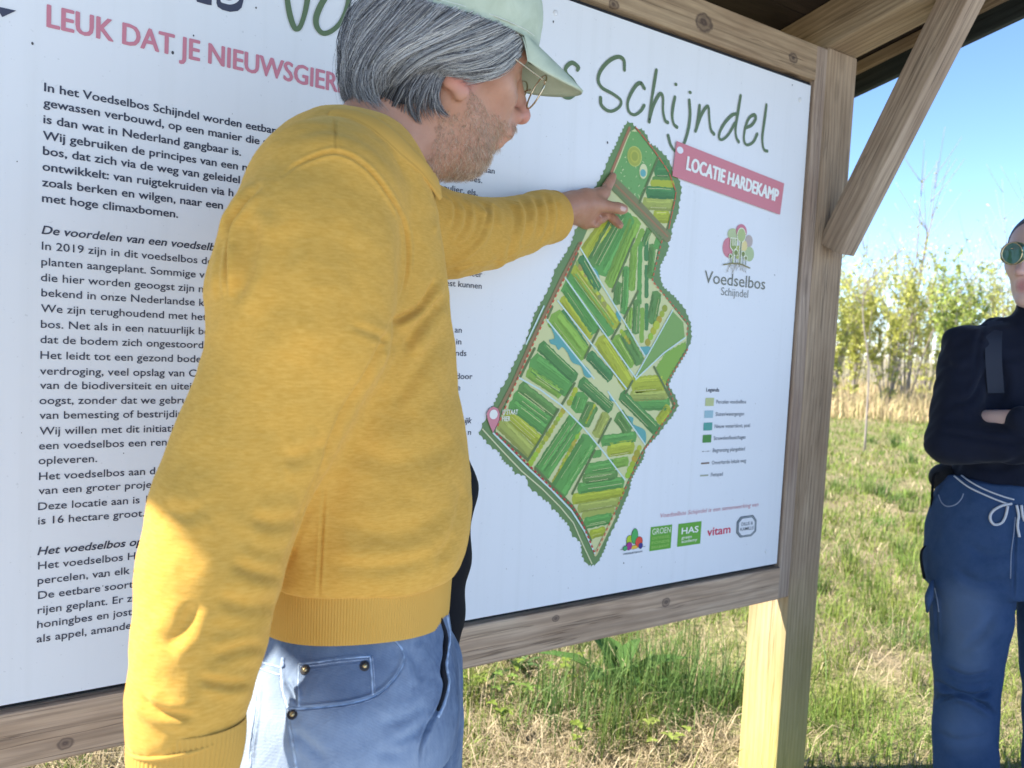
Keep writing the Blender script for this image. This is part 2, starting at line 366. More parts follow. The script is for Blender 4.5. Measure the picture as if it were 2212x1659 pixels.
def text(lines, cap, col, name, bold=0., shear=0., width=None, layer=2, spacing=1.0, xs=None, rot=0.):
    """lines: (string, x, z[, align]); cap: capital height in metres; xs: x scale; width: fit (string, metres)"""
    global _tc
    Vs, Fs, n = [], [], 0
    def one(sx, st):
        cu = bpy.data.curves.new('txt', 'FONT'); cu.body = st; cu.size = 1; cu.shear = shear; cu.offset = 0. if bold > .016 else bold; cu.space_character = spacing; cu.resolution_u = 3
        ob = bpy.data.objects.new('txt', cu); COL.objects.link(ob); dg = bpy.context.evaluated_depsgraph_get(); me = bpy.data.meshes.new_from_object(ob.evaluated_get(dg))
        v = np.array([p.co[:2] for p in me.vertices]); f = [list(p.vertices) for p in me.polygons]
        bpy.data.objects.remove(ob); bpy.data.curves.remove(cu); bpy.data.meshes.remove(me); return v, f
    vH, _ = one(1, 'H'); ch = vH[:, 1].max()-vH[:, 1].min(); sz = cap/ch
    if xs is None:
        if width:
            vw, _ = one(1, width[0]); xs = width[1]/(vw[:, 0].max()-vw[:, 0].min())
        else: xs = sz
    extra = (bold if bold > .016 else 0.)*sz*.9; shifts = [(0., 0., 0)] if extra == 0 else [(dx*extra, dz*extra, k_) for k_, (dx, dz) in enumerate(((0, 0), (1, .25), (-1, -.25), (.5, -.6), (-.5, .6)))]
    for ln, sh_ in [(l_, s_) for l_ in lines for s_ in shifts]:
        st, x, z = ln[:3]; v, f = one(1, st)
        v = v-np.array([v[:, 0].min(), 0]); w = v[:, 0].max()*xs
        x0 = x-w if len(ln) > 3 and ln[3] == 'r' else x
        cr_, sr_ = math.cos(rot), math.sin(rot)
        for p in v: Vs.append((x0+sh_[0]+p[0]*xs*cr_-p[1]*sz*sr_, YB-.00025-layer*.0003-sh_[2]*.00001, z+sh_[1]+p[0]*xs*sr_+p[1]*sz*cr_))
        for q in f:
            a, b_, c_ = (v[i] for i in q[:3])
            if (b_[0]-a[0])*(c_[1]-a[1])-(b_[1]-a[1])*(c_[0]-a[0]) < 0: q = q[::-1]
            Fs.append([i+n for i in q])
        n += len(v)
    me = bpy.data.meshes.new(name); me.from_pydata(Vs, [], Fs)
    return link(name, me, ink(col), PANEL, False)
DK = (52, 58, 80)
x0, z0 = B(102, 58); x1, _ = B(728, 194)
text([('LEUK DAT JE NIEUWSGIERIG BENT', x0, z0)], .0305, (184, 124, 150), 'heading_lettering', bold=.027, width=('LEUK DAT JE NIEUWSGIER', x1-x0))
b1 = [("In het Voedselbos Schijndel worden eetbare", 95.7, 197), ("gewassen verbouwd, op een manier die anders", 94, 230), ("is dan wat in Nederland gangbaar is.", 94, 266), ("Wij gebruiken de principes van een na", 93, 301),
      ("bos, dat zich via de weg van geleidel", 93, 334), ("ontwikkelt: van ruigtekruiden via h", 92, 368), ("zoals berken en wilgen, naar een", 91, 402), ("met hoge climaxbomen.", 91, 436)]
text([(s, *B(x, y)) for s, x, y in b1], .0118, DK, 'intro_lettering', bold=.022, width=(b1[0][0], B(607, 288)[0]-B(95.7, 197)[0]))
b2 = [("De voordelen van een voedselb", 90, 505), ("Het voedselbos op", 81, 1199)]
for q in b2: text([(q[0], *B(q[1], q[2]))], .0118, DK, 'subheading_lettering', bold=.022, shear=.22, width=(b2[0][0], B(464, 542)[0]-B(90, 505)[0]))
b3 = [("In 2019 zijn in dit voedselbos do", 90, 539), ("planten aangeplant. Sommige v", 89, 573), ("die hier worden geoogst zijn nog", 88, 607), ("bekend in onze Nederlandse keu", 89, 640), ("We zijn terughoudend met het b", 88, 674),
      ("bos. Net als in een natuurlijk bos", 88, 708), ("dat de bodem zich ongestoord k", 87, 741), ("Het leidt tot een gezond bodem", 87, 775), ("verdroging, veel opslag van CO", 86, 809), ("van de biodiversiteit en uitein", 86, 840),
      ("oogst, zonder dat we gebruik", 85, 873), ("van bemesting of bestrijdin", 85, 905), ("Wij willen met dit initiatie", 85, 939), ("een voedselbos een ren", 84, 971), ("opleveren.", 83, 1003), ("Het voedselbos aan d", 84, 1037),
      ("van een groter proje", 83, 1068), ("Deze locatie aan is 1", 82, 1102), ("is 16 hectare groot.", 82, 1133), ("Het voedselbos Ha", 82, 1230), ("percelen, van elk d", 81, 1262), ("De eetbare soorte", 82, 1294),
      ("rijen geplant. Er zij", 81, 1326), ("honingbes en jost", 80, 1357), ("als appel, amande", 79, 1388)]
for gp_ in (b3[:15], b3[15:19], b3[19:]): text([(s, *B(x, y)) for s, x, y in gp_], .0114, DK, 'body_lettering', bold=.006, width=("is 16 hectare groot.", B(312, 1104)[0]-B(82, 1133)[0]))
b4 = [("aan", 1068, 376), ("en kiwibes.", 1041, 396), ("populier, els,", 1031, 423), ("meer", 1041, 599), ("est kunnen", 1040, 624), ("an", 997, 719), ("in", 996, 744), ("nds", 1007, 769), ("door", 1020, 819), ("e", 994, 843), ("n", 1017, 939)]
sxs = (B(1040, 623.5)[0]-B(971, 620)[0])
for gp_ in (b4[:3], b4[3:5], b4[5:8], b4[8:10], b4[10:]): text([(s, *B(x, y), 'r') for s, x, y in gp_], .0114, DK, 'second_column_lettering', bold=.006, width=('st kunnen', sxs))
text([("ijk", *B(1018.6, 914), 'r')], .0116, DK, 'second_subheading_lettering', bold=.013, shear=.22)
# handwritten title
P = Print(2); G = (88, 112, 88)
def wv(n, w): return w*(1+.15*np.sin(np.linspace(0, 7, n)))
def hand(pts, Z=Z3, w=.0078):
    C = catmull(Z(pts), 8); P.stroke(C, wv(len(C), w), G, 3, smooth=False)
for s in ([(200, 455), (205, 435), (165, 408), (125, 440), (130, 480), (170, 520), (195, 570), (190, 605), (150, 635), (110, 625), (95, 590)],
          [(505, 455), (500, 390), (460, 370), (400, 400), (350, 460), (335, 520), (360, 570), (430, 610), (480, 650), (475, 690), (430, 720), (390, 715), (355, 680), (350, 635)],
          [(635, 575), (610, 540), (580, 555), (545, 610), (525, 670), (535, 725), (570, 745), (610, 720), (632, 685)],
          [(712, 455), (695, 560), (675, 690), (665, 790)], [(668, 770), (690, 690), (725, 620), (745, 610), (755, 640), (755, 720), (768, 780), (785, 795)],
          [(832, 630), (818, 700), (815, 760), (825, 805), (845, 825)], [(925, 650), (930, 740), (920, 830), (895, 920), (865, 970), (835, 980), (805, 940), (788, 880)],
          [(992, 685), (985, 750), (970, 830), (965, 850)], [(968, 845), (1000, 750), (1035, 695), (1050, 700), (1055, 770), (1065, 840), (1085, 870)],
          [(1258, 620), (1240, 730), (1225, 830), (1230, 890), (1245, 920)], [(1235, 740), (1205, 745), (1160, 790), (1125, 850), (1118, 895), (1140, 905), (1180, 870), (1220, 800)],
          [(1290, 830), (1330, 810), (1355, 770), (1345, 745), (1310, 770), (1285, 840), (1280, 910), (1300, 940), (1340, 920), (1365, 870)],
          [(1425, 680), (1415, 760), (1400, 870), (1400, 930), (1410, 970), (1430, 980)]): hand(s)
for q in ((838, 548), (930, 600)): el(P, Z3, q, 10, 11, G, 3)
for s in ([(1855, -30), (1875, 90), (1900, 170), (1920, 190), (1945, 170), (1975, 80), (1995, -30)], [(2125, -40), (2080, 30), (2048, 110), (2050, 170), (2080, 212), (2120, 215), (2170, 185), (2215, 130), (2250, 40), (2265, -60)]): hand(s, Z1, .0088)
P.build('title_lettering')
# dark arrow and badge in the upper left corner
P = Print(1)
P.poly(Z1([(-120, 20), (105, 70), (15, 112), (0, 88), (-130, 95)]), (60, 66, 92), 1)
P.build('arrow_print'); P = Print(1)
P.poly(Z1([(1260, -60), (1375, -60), (1370, 35), (1345, 32), (1275, 12)]), (60, 66, 92), 1)
P.poly(Z1([(1405, -60), (1402, 20), (1410, 45), (1440, 65), (1490, 78), (1540, 72), (1565, 50), (1578, 0), (1580, -60)]), (60, 66, 92), 1)
P.stroke(Z1([(1440, 8), (1490, 18), (1530, 2), (1545, -30)]), .006, (206, 219, 241), 3)
P.build('badge_print')
# pink location banner
P = Print(12); PK = (188, 122, 142)
P.poly(Z3([(838, 915), (1535, 1190), (1508, 1392), (810, 1142)]), PK, 0); el(P, Z3, (860, 975), 21, 23, (206, 219, 241), 1)
P.build('location_banner')
q0 = Z3([(900, 1100)])[0]; q1 = Z3([(1497, 1312)])[0]; q2 = Z3([(905, 1015)])[0]; ch = q2[1]-q0[1]
for off, cc, ly, nm in ((.05, (232, 230, 240), 15, 'banner_lettering'),):
    text([('LOCATIE HARDEKAMP', q0[0], q0[1])], ch*1.0, cc, nm, bold=off, width=('LOCATIE HARDEKAMP', math.dist(q0, q1)*.985), layer=ly, rot=math.atan2(q1[1]-q0[1], q1[0]-q0[0]))
# food forest logo
P = Print(1)
for c_, rx, ry, cc, ly in (((745, 915), 102, 165, (188, 124, 146), 1), ((815, 700), 92, 98, (165, 186, 150), 2), ((945, 655), 88, 120, (184, 118, 142), 3), ((1068, 810), 62, 100, (168, 163, 168), 2), ((1075, 1020), 76, 120, (160, 184, 150), 2), ((985, 890), 52, 92, (206, 200, 150), 4), ((890, 990), 50, 110, (165, 180, 110), 3)):
    el(P, ZC, c_, rx, ry, cc, ly)
OL, LW = (112, 132, 70), (226, 232, 220)
def zst(pts, wz, cc, ly):
    a = rad(ZC, pts[0], wz/2, wz/2)[0]*2; P.stroke(ZC(pts), a, cc, ly, 6)
zst([(930, 830), (912, 1170)], 42, LW, 6); el(P, ZC, (940, 715), 72, 122, LW, 6)
zst([(935, 820), (912, 1170)], 20, (105, 120, 85), 7); el(P, ZC, (940, 715), 62, 108, (158, 180, 130), 7)
P.poly(ZC([(762, 750), (875, 760), (868, 920), (825, 970), (820, 1160), (785, 1160), (795, 970), (755, 915)]), LW, 6)
P.poly(ZC([(775, 765), (865, 772), (857, 915), (815, 955), (805, 1170), (790, 1170), (803, 955), (768, 905)]), (128, 150, 85), 7)
for x in (800, 832): zst([(x, 765), (x, 880)], 15, LW, 8)
for x, y0, r_ in ((762, 1055, 20), (850, 1000, 30), (968, 1020, 27), (1012, 1085, 20)):
    el(P, ZC, (x, y0), r_+9, (r_+9)*1.5, LW, 6); el(P, ZC, (x, y0), r_, r_*1.45, OL, 7); zst([(x, y0), (x-5, 1190)], 10, (105, 120, 85), 7)
zst([(650, 1192), (800, 1172), (930, 1185), (1075, 1248)], 15, (120, 118, 80), 8)
for k in range(16):
    x = 740+k*17; y = 1185+abs(k-8)*2; e = (x+random.uniform(-60, 60)*(1 if k > 7 else 1), y+random.uniform(60, 165))
    zst([(x, y), ((x+e[0])/2+random.uniform(-20, 20), (y+e[1])/2), e], 5, (150, 148, 140), 7)
P.build('tree_logo')
a, b_ = ZC([(345, 1475)])[0], ZC([(1330, 1570)])[0]; ch = ZC([(345, 1265)])[0][1]-a[1]
text([('Voedselbos', a[0], a[1]-.001)], ch*.95, (105, 112, 108), 'logo_lettering', bold=.004, width=('Voedselbos', b_[0]-a[0]))
a, b_ = Z6([(1795, 363)])[0], Z6([(1970, 378)])[0]
text([('Schijndel', *a)], ch*.62, (118, 126, 130), 'logo_lettering', width=('Schijndel', b_[0]-a[0]))
# legend
LEG = (95, 105, 125)
a, b_ = ZA([(303, 208), (470, 210)]); text([('Legenda', *a)], .0096, DK, 'legend_lettering', bold=.015, width=('Legenda', b_[0]-a[0]))
LL = [('Percelen voedselbos', 432, 365), ('Sloten/watergangen', 422, 525), ('Nieuw water/sloot, poel', 410, 683), ('Struwelen/bosschages', 398, 838), ('Begrenzing plangebied', 386, 995), ('Onverharde lokale weg', 373, 1155), ('Fietspad', 362, 1310)]
for s, x, y in LL: text([(s, *ZA([(x, y)])[0])], .0096, LEG, 'legend_lettering', bold=.004, width=('Percelen voedselbos', ZA([(818, 365)])[0][0]-ZA([(432, 365)])[0][0]))
for pts, cc in (([(293, 290), (404, 290), (400, 395), (290, 395)], (170, 186, 142)), ([(281, 455), (394, 453), (388, 548), (278, 552)], (140, 180, 204)), ([(270, 611), (383, 609), (378, 710), (266, 714)], (75, 152, 152)), ([(259, 770), (371, 766), (366, 867), (255, 872)], (66, 132, 66))):
    q = ZA(pts); xa = (q[0][0]+q[3][0])/2; xb = (q[1][0]+q[2][0])/2; za = (q[0][1]+q[1][1])/2; zb = (q[2][1]+q[3][1])/2
    P = Print(1); P.poly([(xa, zb), (xb, zb), (xb, za), (xa, za)], cc, 1); P.build('legend_swatch')
P = Print(1)
for pts, w, cc in (([(235, 1140), (342, 1137)], 20, (110, 95, 85)), ([(222, 1300), (330, 1290)], 20, (150, 160, 150)), ([(248, 985), (275, 984)], 9, (120, 120, 130)), ([(290, 984), (297, 983)], 9, (120, 120, 130)), ([(308, 983), (335, 982)], 9, (120, 120, 130)), ([(345, 981), (351, 981)], 9, (120, 120, 130))):
    q = ZA(pts); P.stroke([q[0], (q[1][0], q[0][1])], rad(ZA, pts[0], w/2, w/2)[1]*2, cc, 1, 2, False, False)
P.build('legend_lines')
# partners
a, b_ = ZB([(607, 303)])[0], ZB([(1740, 180)])[0]
text([('Voedselbos Schijndel is een samenwerking van', *a)], .0105, (182, 130, 150), 'partner_lettering', shear=.2, width=('Voedselbos Schijndel is een samenwerking van', b_[0]-a[0]))
P = Print(1)
def rect(p4, cc, ly):
    q = ZB(p4); xa = (q[0][0]+q[3][0])/2; xb = (q[1][0]+q[2][0])/2; za = (q[0][1]+q[1][1])/2; zb = (q[2][1]+q[3][1])/2
    P.poly([(xa, zb), (xb, zb), (xb, za), (xa, za)], cc, ly); return xa, xb, zb, za
s1 = rect([(497, 410), (745, 383), (728, 655), (483, 690)], (92, 160, 60), 1); P.build('partner_logo'); P = Print(1); s2 = rect([(820, 375), (1087, 342), (1068, 600), (800, 643)], (92, 160, 60), 1); P.build('partner_logo'); P = Print(1)
for c_, rx, ry, cc, ly in (((250, 560), 33, 52, (160, 195, 50), 1), ((310, 515), 36, 86, (70, 165, 95), 2), ((358, 580), 40, 58, (205, 75, 60), 3), ((305, 642), 44, 20, (225, 185, 70), 2), ((243, 630), 32, 44, (150, 50, 140), 4), ((377, 625), 22, 31, (50, 55, 140), 4), ((196, 655), 23, 26, (70, 160, 110), 5)):
    el(P, ZB, c_, rx+4, ry+4, (70, 75, 70), ly); el(P, ZB, c_, rx, ry, cc, ly+1)
P.stroke(ZB([(145, 672), (175, 668)]), .0012, (110, 120, 110), 1, 2, False); P.stroke(ZB([(395, 637), (432, 633)]), .0012, (110, 120, 110), 1, 2, False)
P.build('partner_logo'); P = Print(1)
oc = ZB([(1540, 290), (1680, 270), (1722, 330), (1715, 460), (1660, 515), (1530, 533), (1487, 480), (1493, 350)])
oc = np.array(oc); cc = oc.mean(0)
P.poly((oc-cc)*1.0+cc, (45, 58, 78), 1); P.poly((oc-cc)*.93+cc, (150, 168, 185), 2); P.poly((oc-cc)*.86+cc, (60, 75, 95), 3); P.poly((oc-cc)*.80+cc, (206, 219, 241), 4)
P.build('partner_logo')
a = ZB([(172, 735), (402, 705)]); text([('VOEDSELBOSBOUW', *a[0])], .0042, (70, 80, 95), 'partner_lettering', bold=.01, width=('VOEDSELBOSBOUW', a[1][0]-a[0][0]))
w1 = s1[1]-s1[0]; h1 = s1[3]-s1[2]; LG_ = (150, 195, 110)
text([('GROEN', s1[0]+w1*.07, s1[3]-h1*.32)], h1*.24, (225, 235, 225), 'partner_lettering', width=('GROEN', w1*.86), layer=4)
for k, s in enumerate(('ONTWIKKEL', 'FONDS', 'BRABANT')): text([(s, s1[0]+w1*.08, s1[3]-h1*(.53+.19*k))], h1*.11, LG_, 'partner_lettering', width=(s, w1*.82), layer=4)
w2 = s2[1]-s2[0]; h2 = s2[3]-s2[2]
text([('H\u00C4S'.replace('\u00C4', 'A'), s2[0]+w2*.15, s2[3]-h2*.46)], h2*.27, (235, 240, 235), 'partner_lettering', bold=.035, width=('HAS', w2*.72), layer=4)
text([('green', s2[0]+w2*.16, s2[3]-h2*.68), ('academy', s2[0]+w2*.16, s2[3]-h2*.85)], h2*.13, (225, 238, 225), 'partner_lettering', bold=.02, width=('academy', w2*.68), layer=4)
a = ZB([(1150, 515), (1418, 450)]); text([('vitam', a[0][0], a[0][1])], .021, (190, 50, 90), 'partner_lettering', bold=.02, width=('vitam', a[1][0]-a[0][0]))
a = ZB([(1540, 395), (1672, 380), (1528, 455), (1682, 435)]); text([('DILLE &', *a[0])], .0085, (60, 75, 95), 'partner_lettering', bold=.006, width=('DILLE &', a[1][0]-a[0][0]), layer=7)
text([('KAMILLE', *a[2])], .0085, (60, 75, 95), 'partner_lettering', bold=.006, width=('KAMILLE', a[3][0]-a[2][0]), layer=7)
# ------------------------------------------------------------------ map
P = Print(0)
BORD, BEI = (98, 132, 90), (188, 200, 158)
DG, G1, G2, G3, LG, YG, Y2 = (78, 132, 74), (92, 138, 76), (90, 152, 80), (72, 128, 78), (122, 166, 72), (158, 174, 60), (150, 166, 88)
out = Z10([(1095, 75), (1150, 85), (1200, 145), (1290, 175), (1350, 260), (1370, 345), (1440, 375), (1490, 420), (1580, 505), (1640, 610), (1660, 700), (1740, 790), (1770, 900), (1760, 1000), (1740, 1080), (1735, 1190), (1690, 1300), (1650, 1400), (1645, 1490), (1600, 1540), (1612, 1640)])
out += Z6([(1440, 100), (1400, 180), (1400, 240), (1420, 310), (1490, 370), (1560, 450), (1600, 550), (1605, 650), (1570, 740), (1520, 820), (1480, 890), (1455, 950), (1500, 1020), (1520, 1080), (1480, 1150), (1430, 1210), (1380, 1280), (1310, 1350), (1290, 1430), (1250, 1490), (1215, 1560), (1200, 1640)])
out += Z9([(1630, 950), (1580, 1080), (1530, 1180), (1500, 1240), (1470, 1310), (1440, 1400), (1390, 1500), (1360, 1550), (1300, 1575), (1240, 1550), (1200, 1470), (1190, 1400), (1190, 1340), (1150, 1290), (1090, 1250), (1070, 1180), (1040, 1120), (960, 1040), (920, 980), (865, 960), (855, 900), (800, 870), (740, 820), (700, 780), (640, 750), (610, 680), (600, 620), (540, 590), (470, 580), (440, 510), (390, 480), (340, 430), (310, 370), (300, 340), (240, 310), (180, 260), (150, 210), (85, 160), (110, 90), (130, 40)])
out += Z6([(330, 1060), (365, 980), (400, 930), (445, 830), (490, 740), (530, 670), (590, 480), (650, 380), (690, 300), (720, 200), (780, 110), (830, 20)])
out += Z10([(440, 1440), (490, 1350), (700, 880), (800, 700), (860, 540), (910, 440), (950, 370), (990, 270), (1060, 130)])
def scallop(pts, step=.013, amp=.0045):
    P_ = np.array(list(pts)+[pts[0]]); seg = np.linalg.norm(np.diff(P_, axis=0), axis=1); s = np.concatenate([[0], np.cumsum(seg)]); res = []; t_ = 0
    ar = sum(P_[i][0]*P_[i+1][1]-P_[i+1][0]*P_[i][1] for i in range(len(P_)-1)); sg = 1 if ar < 0 else -1
    while t_ < s[-1]-step*.5:
        st = step*random.uniform(.55, 1.6)
        for q in (0, .25, .5, .75):
            u = min(t_+q*st, s[-1]); x = np.interp(u, s, P_[:, 0]); z = np.interp(u, s, P_[:, 1]); u2 = min(u+.002, s[-1]); u1 = u2-.004
            T = np.array([np.interp(u2, s, P_[:, 0])-np.interp(u1, s, P_[:, 0]), np.interp(u2, s, P_[:, 1])-np.interp(u1, s, P_[:, 1])]); T /= np.linalg.norm(T)+1e-9
            a_ = amp*(.0 if q in (.25, .75) else (-.3 if q == .5 else 1.)); res.append((x-T[1]*sg*a_, z+T[0]*sg*a_))
        t_ += st
    return res
P.poly(scallop(out, .012, .003), BORD, 1)
inner = Z10([(1125, 200), (1010, 430), (920, 690), (800, 960)])+Z6([(890, 30), (780, 250), (650, 520), (530, 780), (400, 1080), (335, 1235)])+Z9([(270, 150), (620, 490), (850, 720), (1080, 930), (1180, 1080), (1330, 1440), (1400, 1290), (1550, 1000), (1650, 740), (1800, 410), (1870, 290)])+Z6([(1310, 1330), (1480, 1080), (1430, 930), (1570, 680), (1578, 560), (1485, 445), (1345, 260), (1395, 20)])+Z10([(1500, 1560), (1590, 1450), (1690, 1000), (1680, 880), (1550, 620), (1370, 390), (1190, 160)])
P.poly(inner, BEI, 2)
def bar(Z, p, q, w, col, ly=3, wav=.0012, edge=True):
    p, q = Z([p])[0], Z([q])[0]; L = math.dist(p, q); sc_ = {Z6: 1/2.212, Z9: 1/3.687, Z10: 1/4.254}[Z]/1.35624/F*1.75
    hw = w*sc_*.63; n = max(4, int(L/.006)); T = np.array([q[0]-p[0], q[1]-p[1]])/L; N = np.array([-T[1], T[0]])
    a = [np.array(p)+T*L*i/n+N*(hw+wav*(random.random()-.3)*2) for i in range(n+1)]; c_ = [np.array(p)+T*L*i/n-N*(hw+wav*(random.random()-.3)*2) for i in range(n+1)]
    e0 = np.array(p)-T*hw*.35; e1 = np.array(q)+T*hw*.35
    P.poly(a+[e1]+c_[::-1]+[e0], col, ly)
    if edge and hw > .008:
        dk = tuple(max(0, int(v*.88)) for v in col); lt = tuple(min(255, int(v*1.10)+4) for v in col)
        i0, i1 = 1, n
        P.poly([c_[i] for i in range(i0, i1)]+[c_[i]+N*hw*.45 for i in range(i1-1, i0-1, -1)], dk, ly+1)
        P.poly([a[i]-N*hw*.2 for i in range(i0, i1)]+[a[i]-N*hw*.7 for i in range(i1-1, i0-1, -1)], lt, ly+1)
        for k in range(2+int(hw/.006)):
            v = random.uniform(-.8, .8)*hw; ua, ub = random.uniform(0, .25)*L, random.uniform(.7, 1.)*L; c0 = np.array(p)+N*v; P.stroke([c0+T*ua, c0+T*(ua+ub)/2+N*random.uniform(-.001, .001), c0+T*ub], random.uniform(.0006, .0011), (dk, lt, (200, 206, 160))[random.choice((0, 0, 1, 2))], ly+2, 4, True, False)
        for k in range(int(L*hw*9000)):
            u = random.uniform(.03, .9)*L; v = random.uniform(-.85, .85)*hw; l = random.uniform(.004, .012); c0 = np.array(p)+T*u+N*v
            P.stroke([c0, c0+T*l], random.uniform(.0005, .0009), dk if random.random() < .7 else lt, ly+2, 1, False, False)
def chain(Z, p, q, w, col, ly=3):
    p, q = np.array(Z([p])[0]), np.array(Z([q])[0]); L = np.linalg.norm(q-p); hw = w/2.212/1.35624/F*1.75/2; n = max(2, int(L/(hw*1.4)))
    for i in range(n+1):
        f = random.uniform(.75, 1.1); cc = tuple(int(v*random.uniform(.85, 1.08)) for v in col)
        P.ell(p+(q-p)*i/n, hw*f, hw*f, cc, ly+(i % 2), 14)
for a in (((1068, -120), (915, 105), 80, YG), ((1130, -140), (965, 165), 85, G1), ((1200, -150), (1010, 215), 85, G2), ((1243, -125), (1075, 300), 78, LG), ((1330, -60), (1290, 40), 40, G1), ((1290, -60), (1235, 60), 30, LG), ((1395, -20), (1370, 60), 34, G2), ((1182, 185), (1165, 480), 46, G2), ((1128, 285), (1118, 420), 46, G1), ((1232, 50), (1215, 330), 46, LG), ((1272, 20), (1264, 420), 28, G2),
          ((1310, 10), (1310, 140), 26, G3), ((1312, 172), (1312, 380), 24, G3), ((1312, 420), (1312, 590), 24, G3), ((1352, 40), (1335, 250), 44, G1), ((1250, 400), (1240, 610), 46, G1), ((1286, 450), (1280, 670), 28, LG), ((1205, 445), (1194, 580), 38, LG), ((1380, 350), (1345, 540), 66, G1),
          ((885, 120), (1000, 330), 46, G3), ((815, 245), (1085, 600), 88, G2), ((845, 185), (1120, 560), 62, YG), ((790, 300), (985, 590), 78, G2), ((765, 385), (950, 640), 42, YG), ((710, 505), (905, 755), 100, LG), ((765, 470), (925, 700), 30, G3), ((1010, 650), (1195, 945), 80, YG), ((1110, 640), (1215, 820), 66, LG), ((1165, 610), (1270, 800), 66, G1), ((940, 750), (1080, 900), 58, G3),
          ((625, 690), (850, 905), 58, DG), ((575, 795), (810, 965), 96, G2), ((545, 860), (755, 1005), 50, LG), ((885, 925), (1080, 1100), 62, DG), ((1150, 1010), (1375, 1235), 62, DG), ((1225, 945), (1425, 930), 84, YG), ((1210, 1020), (1445, 1010), 52, Y2), ((1245, 1070), (1455, 1070), 66, G2), ((1455, 1090), (1390, 1185), 56, YG),
          ((495, 955), (720, 1130), 56, G1), ((460, 1010), (690, 1180), 50, G2), ((435, 1065), (660, 1240), 56, G2), ((410, 1125), (620, 1315), 56, YG), ((370, 1190), (570, 1390), 66, Y2), ((895, 1010), (860, 1110), 86, G2), ((965, 1075), (905, 1200), 76, G1), ((1050, 1135), (985, 1275), 56, Y2),
          ((1130, 1140), (1200, 1240), 76, G1), ((1025, 1310), (1240, 1280), 56, G2), ((1065, 1370), (1225, 1345), 70, YG), ((1100, 1455), (1190, 1440), 50, LG), ((835, 1160), (610, 1500), 56, G2), ((885, 1195), (655, 1535), 48, G2), ((945, 1300), (735, 1640), 112, G2)): bar(Z6, *a)
for a in (((1310, 380), (1400, 360), 60, G2), ((1240, 550), (1540, 500), 120, G2), ((1210, 640), (1570, 590), 80, G1), ((1160, 740), (1640, 670), 92, G2), ((1100, 855), (1640, 770), 86, YG), ((1160, 950), (1590, 880), 86, Y2), ((1200, 1035), (1540, 970), 60, Y2), ((1225, 1115), (1510, 1060), 96, G2), ((1285, 1240), (1440, 1195), 76, YG)): bar(Z9, *a)
P.poly(Z6([(1475, 462), (1550, 540), (1560, 640), (1400, 770), (1262, 885), (1245, 880)]), (116, 158, 92), 3)
P.poly(scallop(Z6([(1565, 665), (1440, 735), (1375, 830), (1385, 900), (1440, 925), (1570, 700)]), .012, .002), LG, 3)
for a in (((1430, 450), (1320, 670), 56, YG), ((850, 980), (812, 1060), 40, YG), ((770, 1115), (562, 1450), 40, YG), ((872, 1260), (702, 1590), 34, YG), ((1265, 1355), (1190, 1530), 52, YG), ((870, 160), (1050, 450), 40, Y2), ((1150, 600), (1200, 670), 34, YG), ((975, 1080), (920, 1190), 22, YG)): chain(Z6, *a)
# upper parcel
P.poly(Z10([(1140, 190), (1230, 200), (1380, 400), (1470, 520), (1380, 740), (1230, 1060), (1080, 930), (940, 790), (930, 700), (1010, 520), (1080, 330)]), (104, 158, 98), 3)
for k in range(70):
    u = (random.uniform(960, 1430), random.uniform(260, 1000))
    if u[0] > 1480-(u[1]-520)*.45 and u[1] > 500 or u[0] < 1140-(u[1]-190)*.42+30 or u[0] > 1230+(u[1]-200)*.75: continue
    q = Z10([u, (u[0]+random.uniform(-22, 22), u[1]+random.uniform(5, 30))]); P.stroke(q, .0013, random.choice(((196, 214, 172), (196, 214, 172), (84, 136, 80))), 4, 1, False, False)
el(P, Z10, (1182, 505), 92, 128, (175, 190, 110), 4); el(P, Z10, (1180, 505), 84, 118, (150, 166, 80), 5); el(P, Z10, (1180, 505), 56, 80, (166, 178, 84), 6); el(P, Z10, (1180, 505), 40, 58, (142, 158, 74), 7)
el(P, Z10, (1290, 690), 50, 95, (196, 208, 172), 5); el(P, Z10, (1285, 712), 36, 48, (96, 164, 178), 6)
for a in (((1450, 590), (1570, 600), 60, G3), ((1440, 695), (1620, 700), 96, G3), ((1410, 790), (1640, 790), 50, G1), ((1390, 840), (1670, 850), 66, YG), ((1340, 950), (1680, 965), 112, G3), ((1300, 1095), (1655, 1110), 116, Y2), ((1430, 1260), (1610, 1255), 116, YG)): bar(Z10, *a)
def ln(Z, pts, w, col, ly): P.stroke(Z(pts), w, col, ly, 4, False, True)
RD, BR, HG = (190, 92, 72), (134, 116, 88), (92, 116, 74)
ln(Z10, [(925, 830), (1240, 1130), (1590, 1510)], .024, (118, 124, 90), 5); ln(Z10, [(945, 860), (1590, 1500)], .004, (150, 112, 86), 6); ln(Z10, [(905, 900), (1300, 1300), (1520, 1560)], .009, (104, 126, 84), 6)
for pts in ([(1470, 530), (1240, 1080)], [(1690, 1010), (1590, 1410)]): ln(Z10, pts, .006, HG, 6)
LB = (186, 216, 226)
for pts in ([(880, 60), (1300, 760)], [(785, 255), (1240, 900)], [(735, 400), (1180, 970)], [(665, 525), (970, 905)], [(485, 900), (620, 975), (760, 1080), (900, 1220), (1040, 1390), (1170, 1560)], [(1060, 990), (1300, 1330)], [(1480, 460), (1240, 890)], [(1560, 640), (1420, 740), (1240, 910)], [(645, 435), (530, 680)]): ln(Z6, pts, .0034, LB, 7)
ln(Z9, [(235, 140), (610, 520), (860, 750), (1080, 980), (1220, 1200), (1330, 1440)], .004, LB, 7)
ln(Z9, [(120, 100), (330, 330), (540, 550), (760, 740), (960, 940), (1100, 1110), (1200, 1340), (1300, 1550)], .0028, (196, 206, 176), 5)
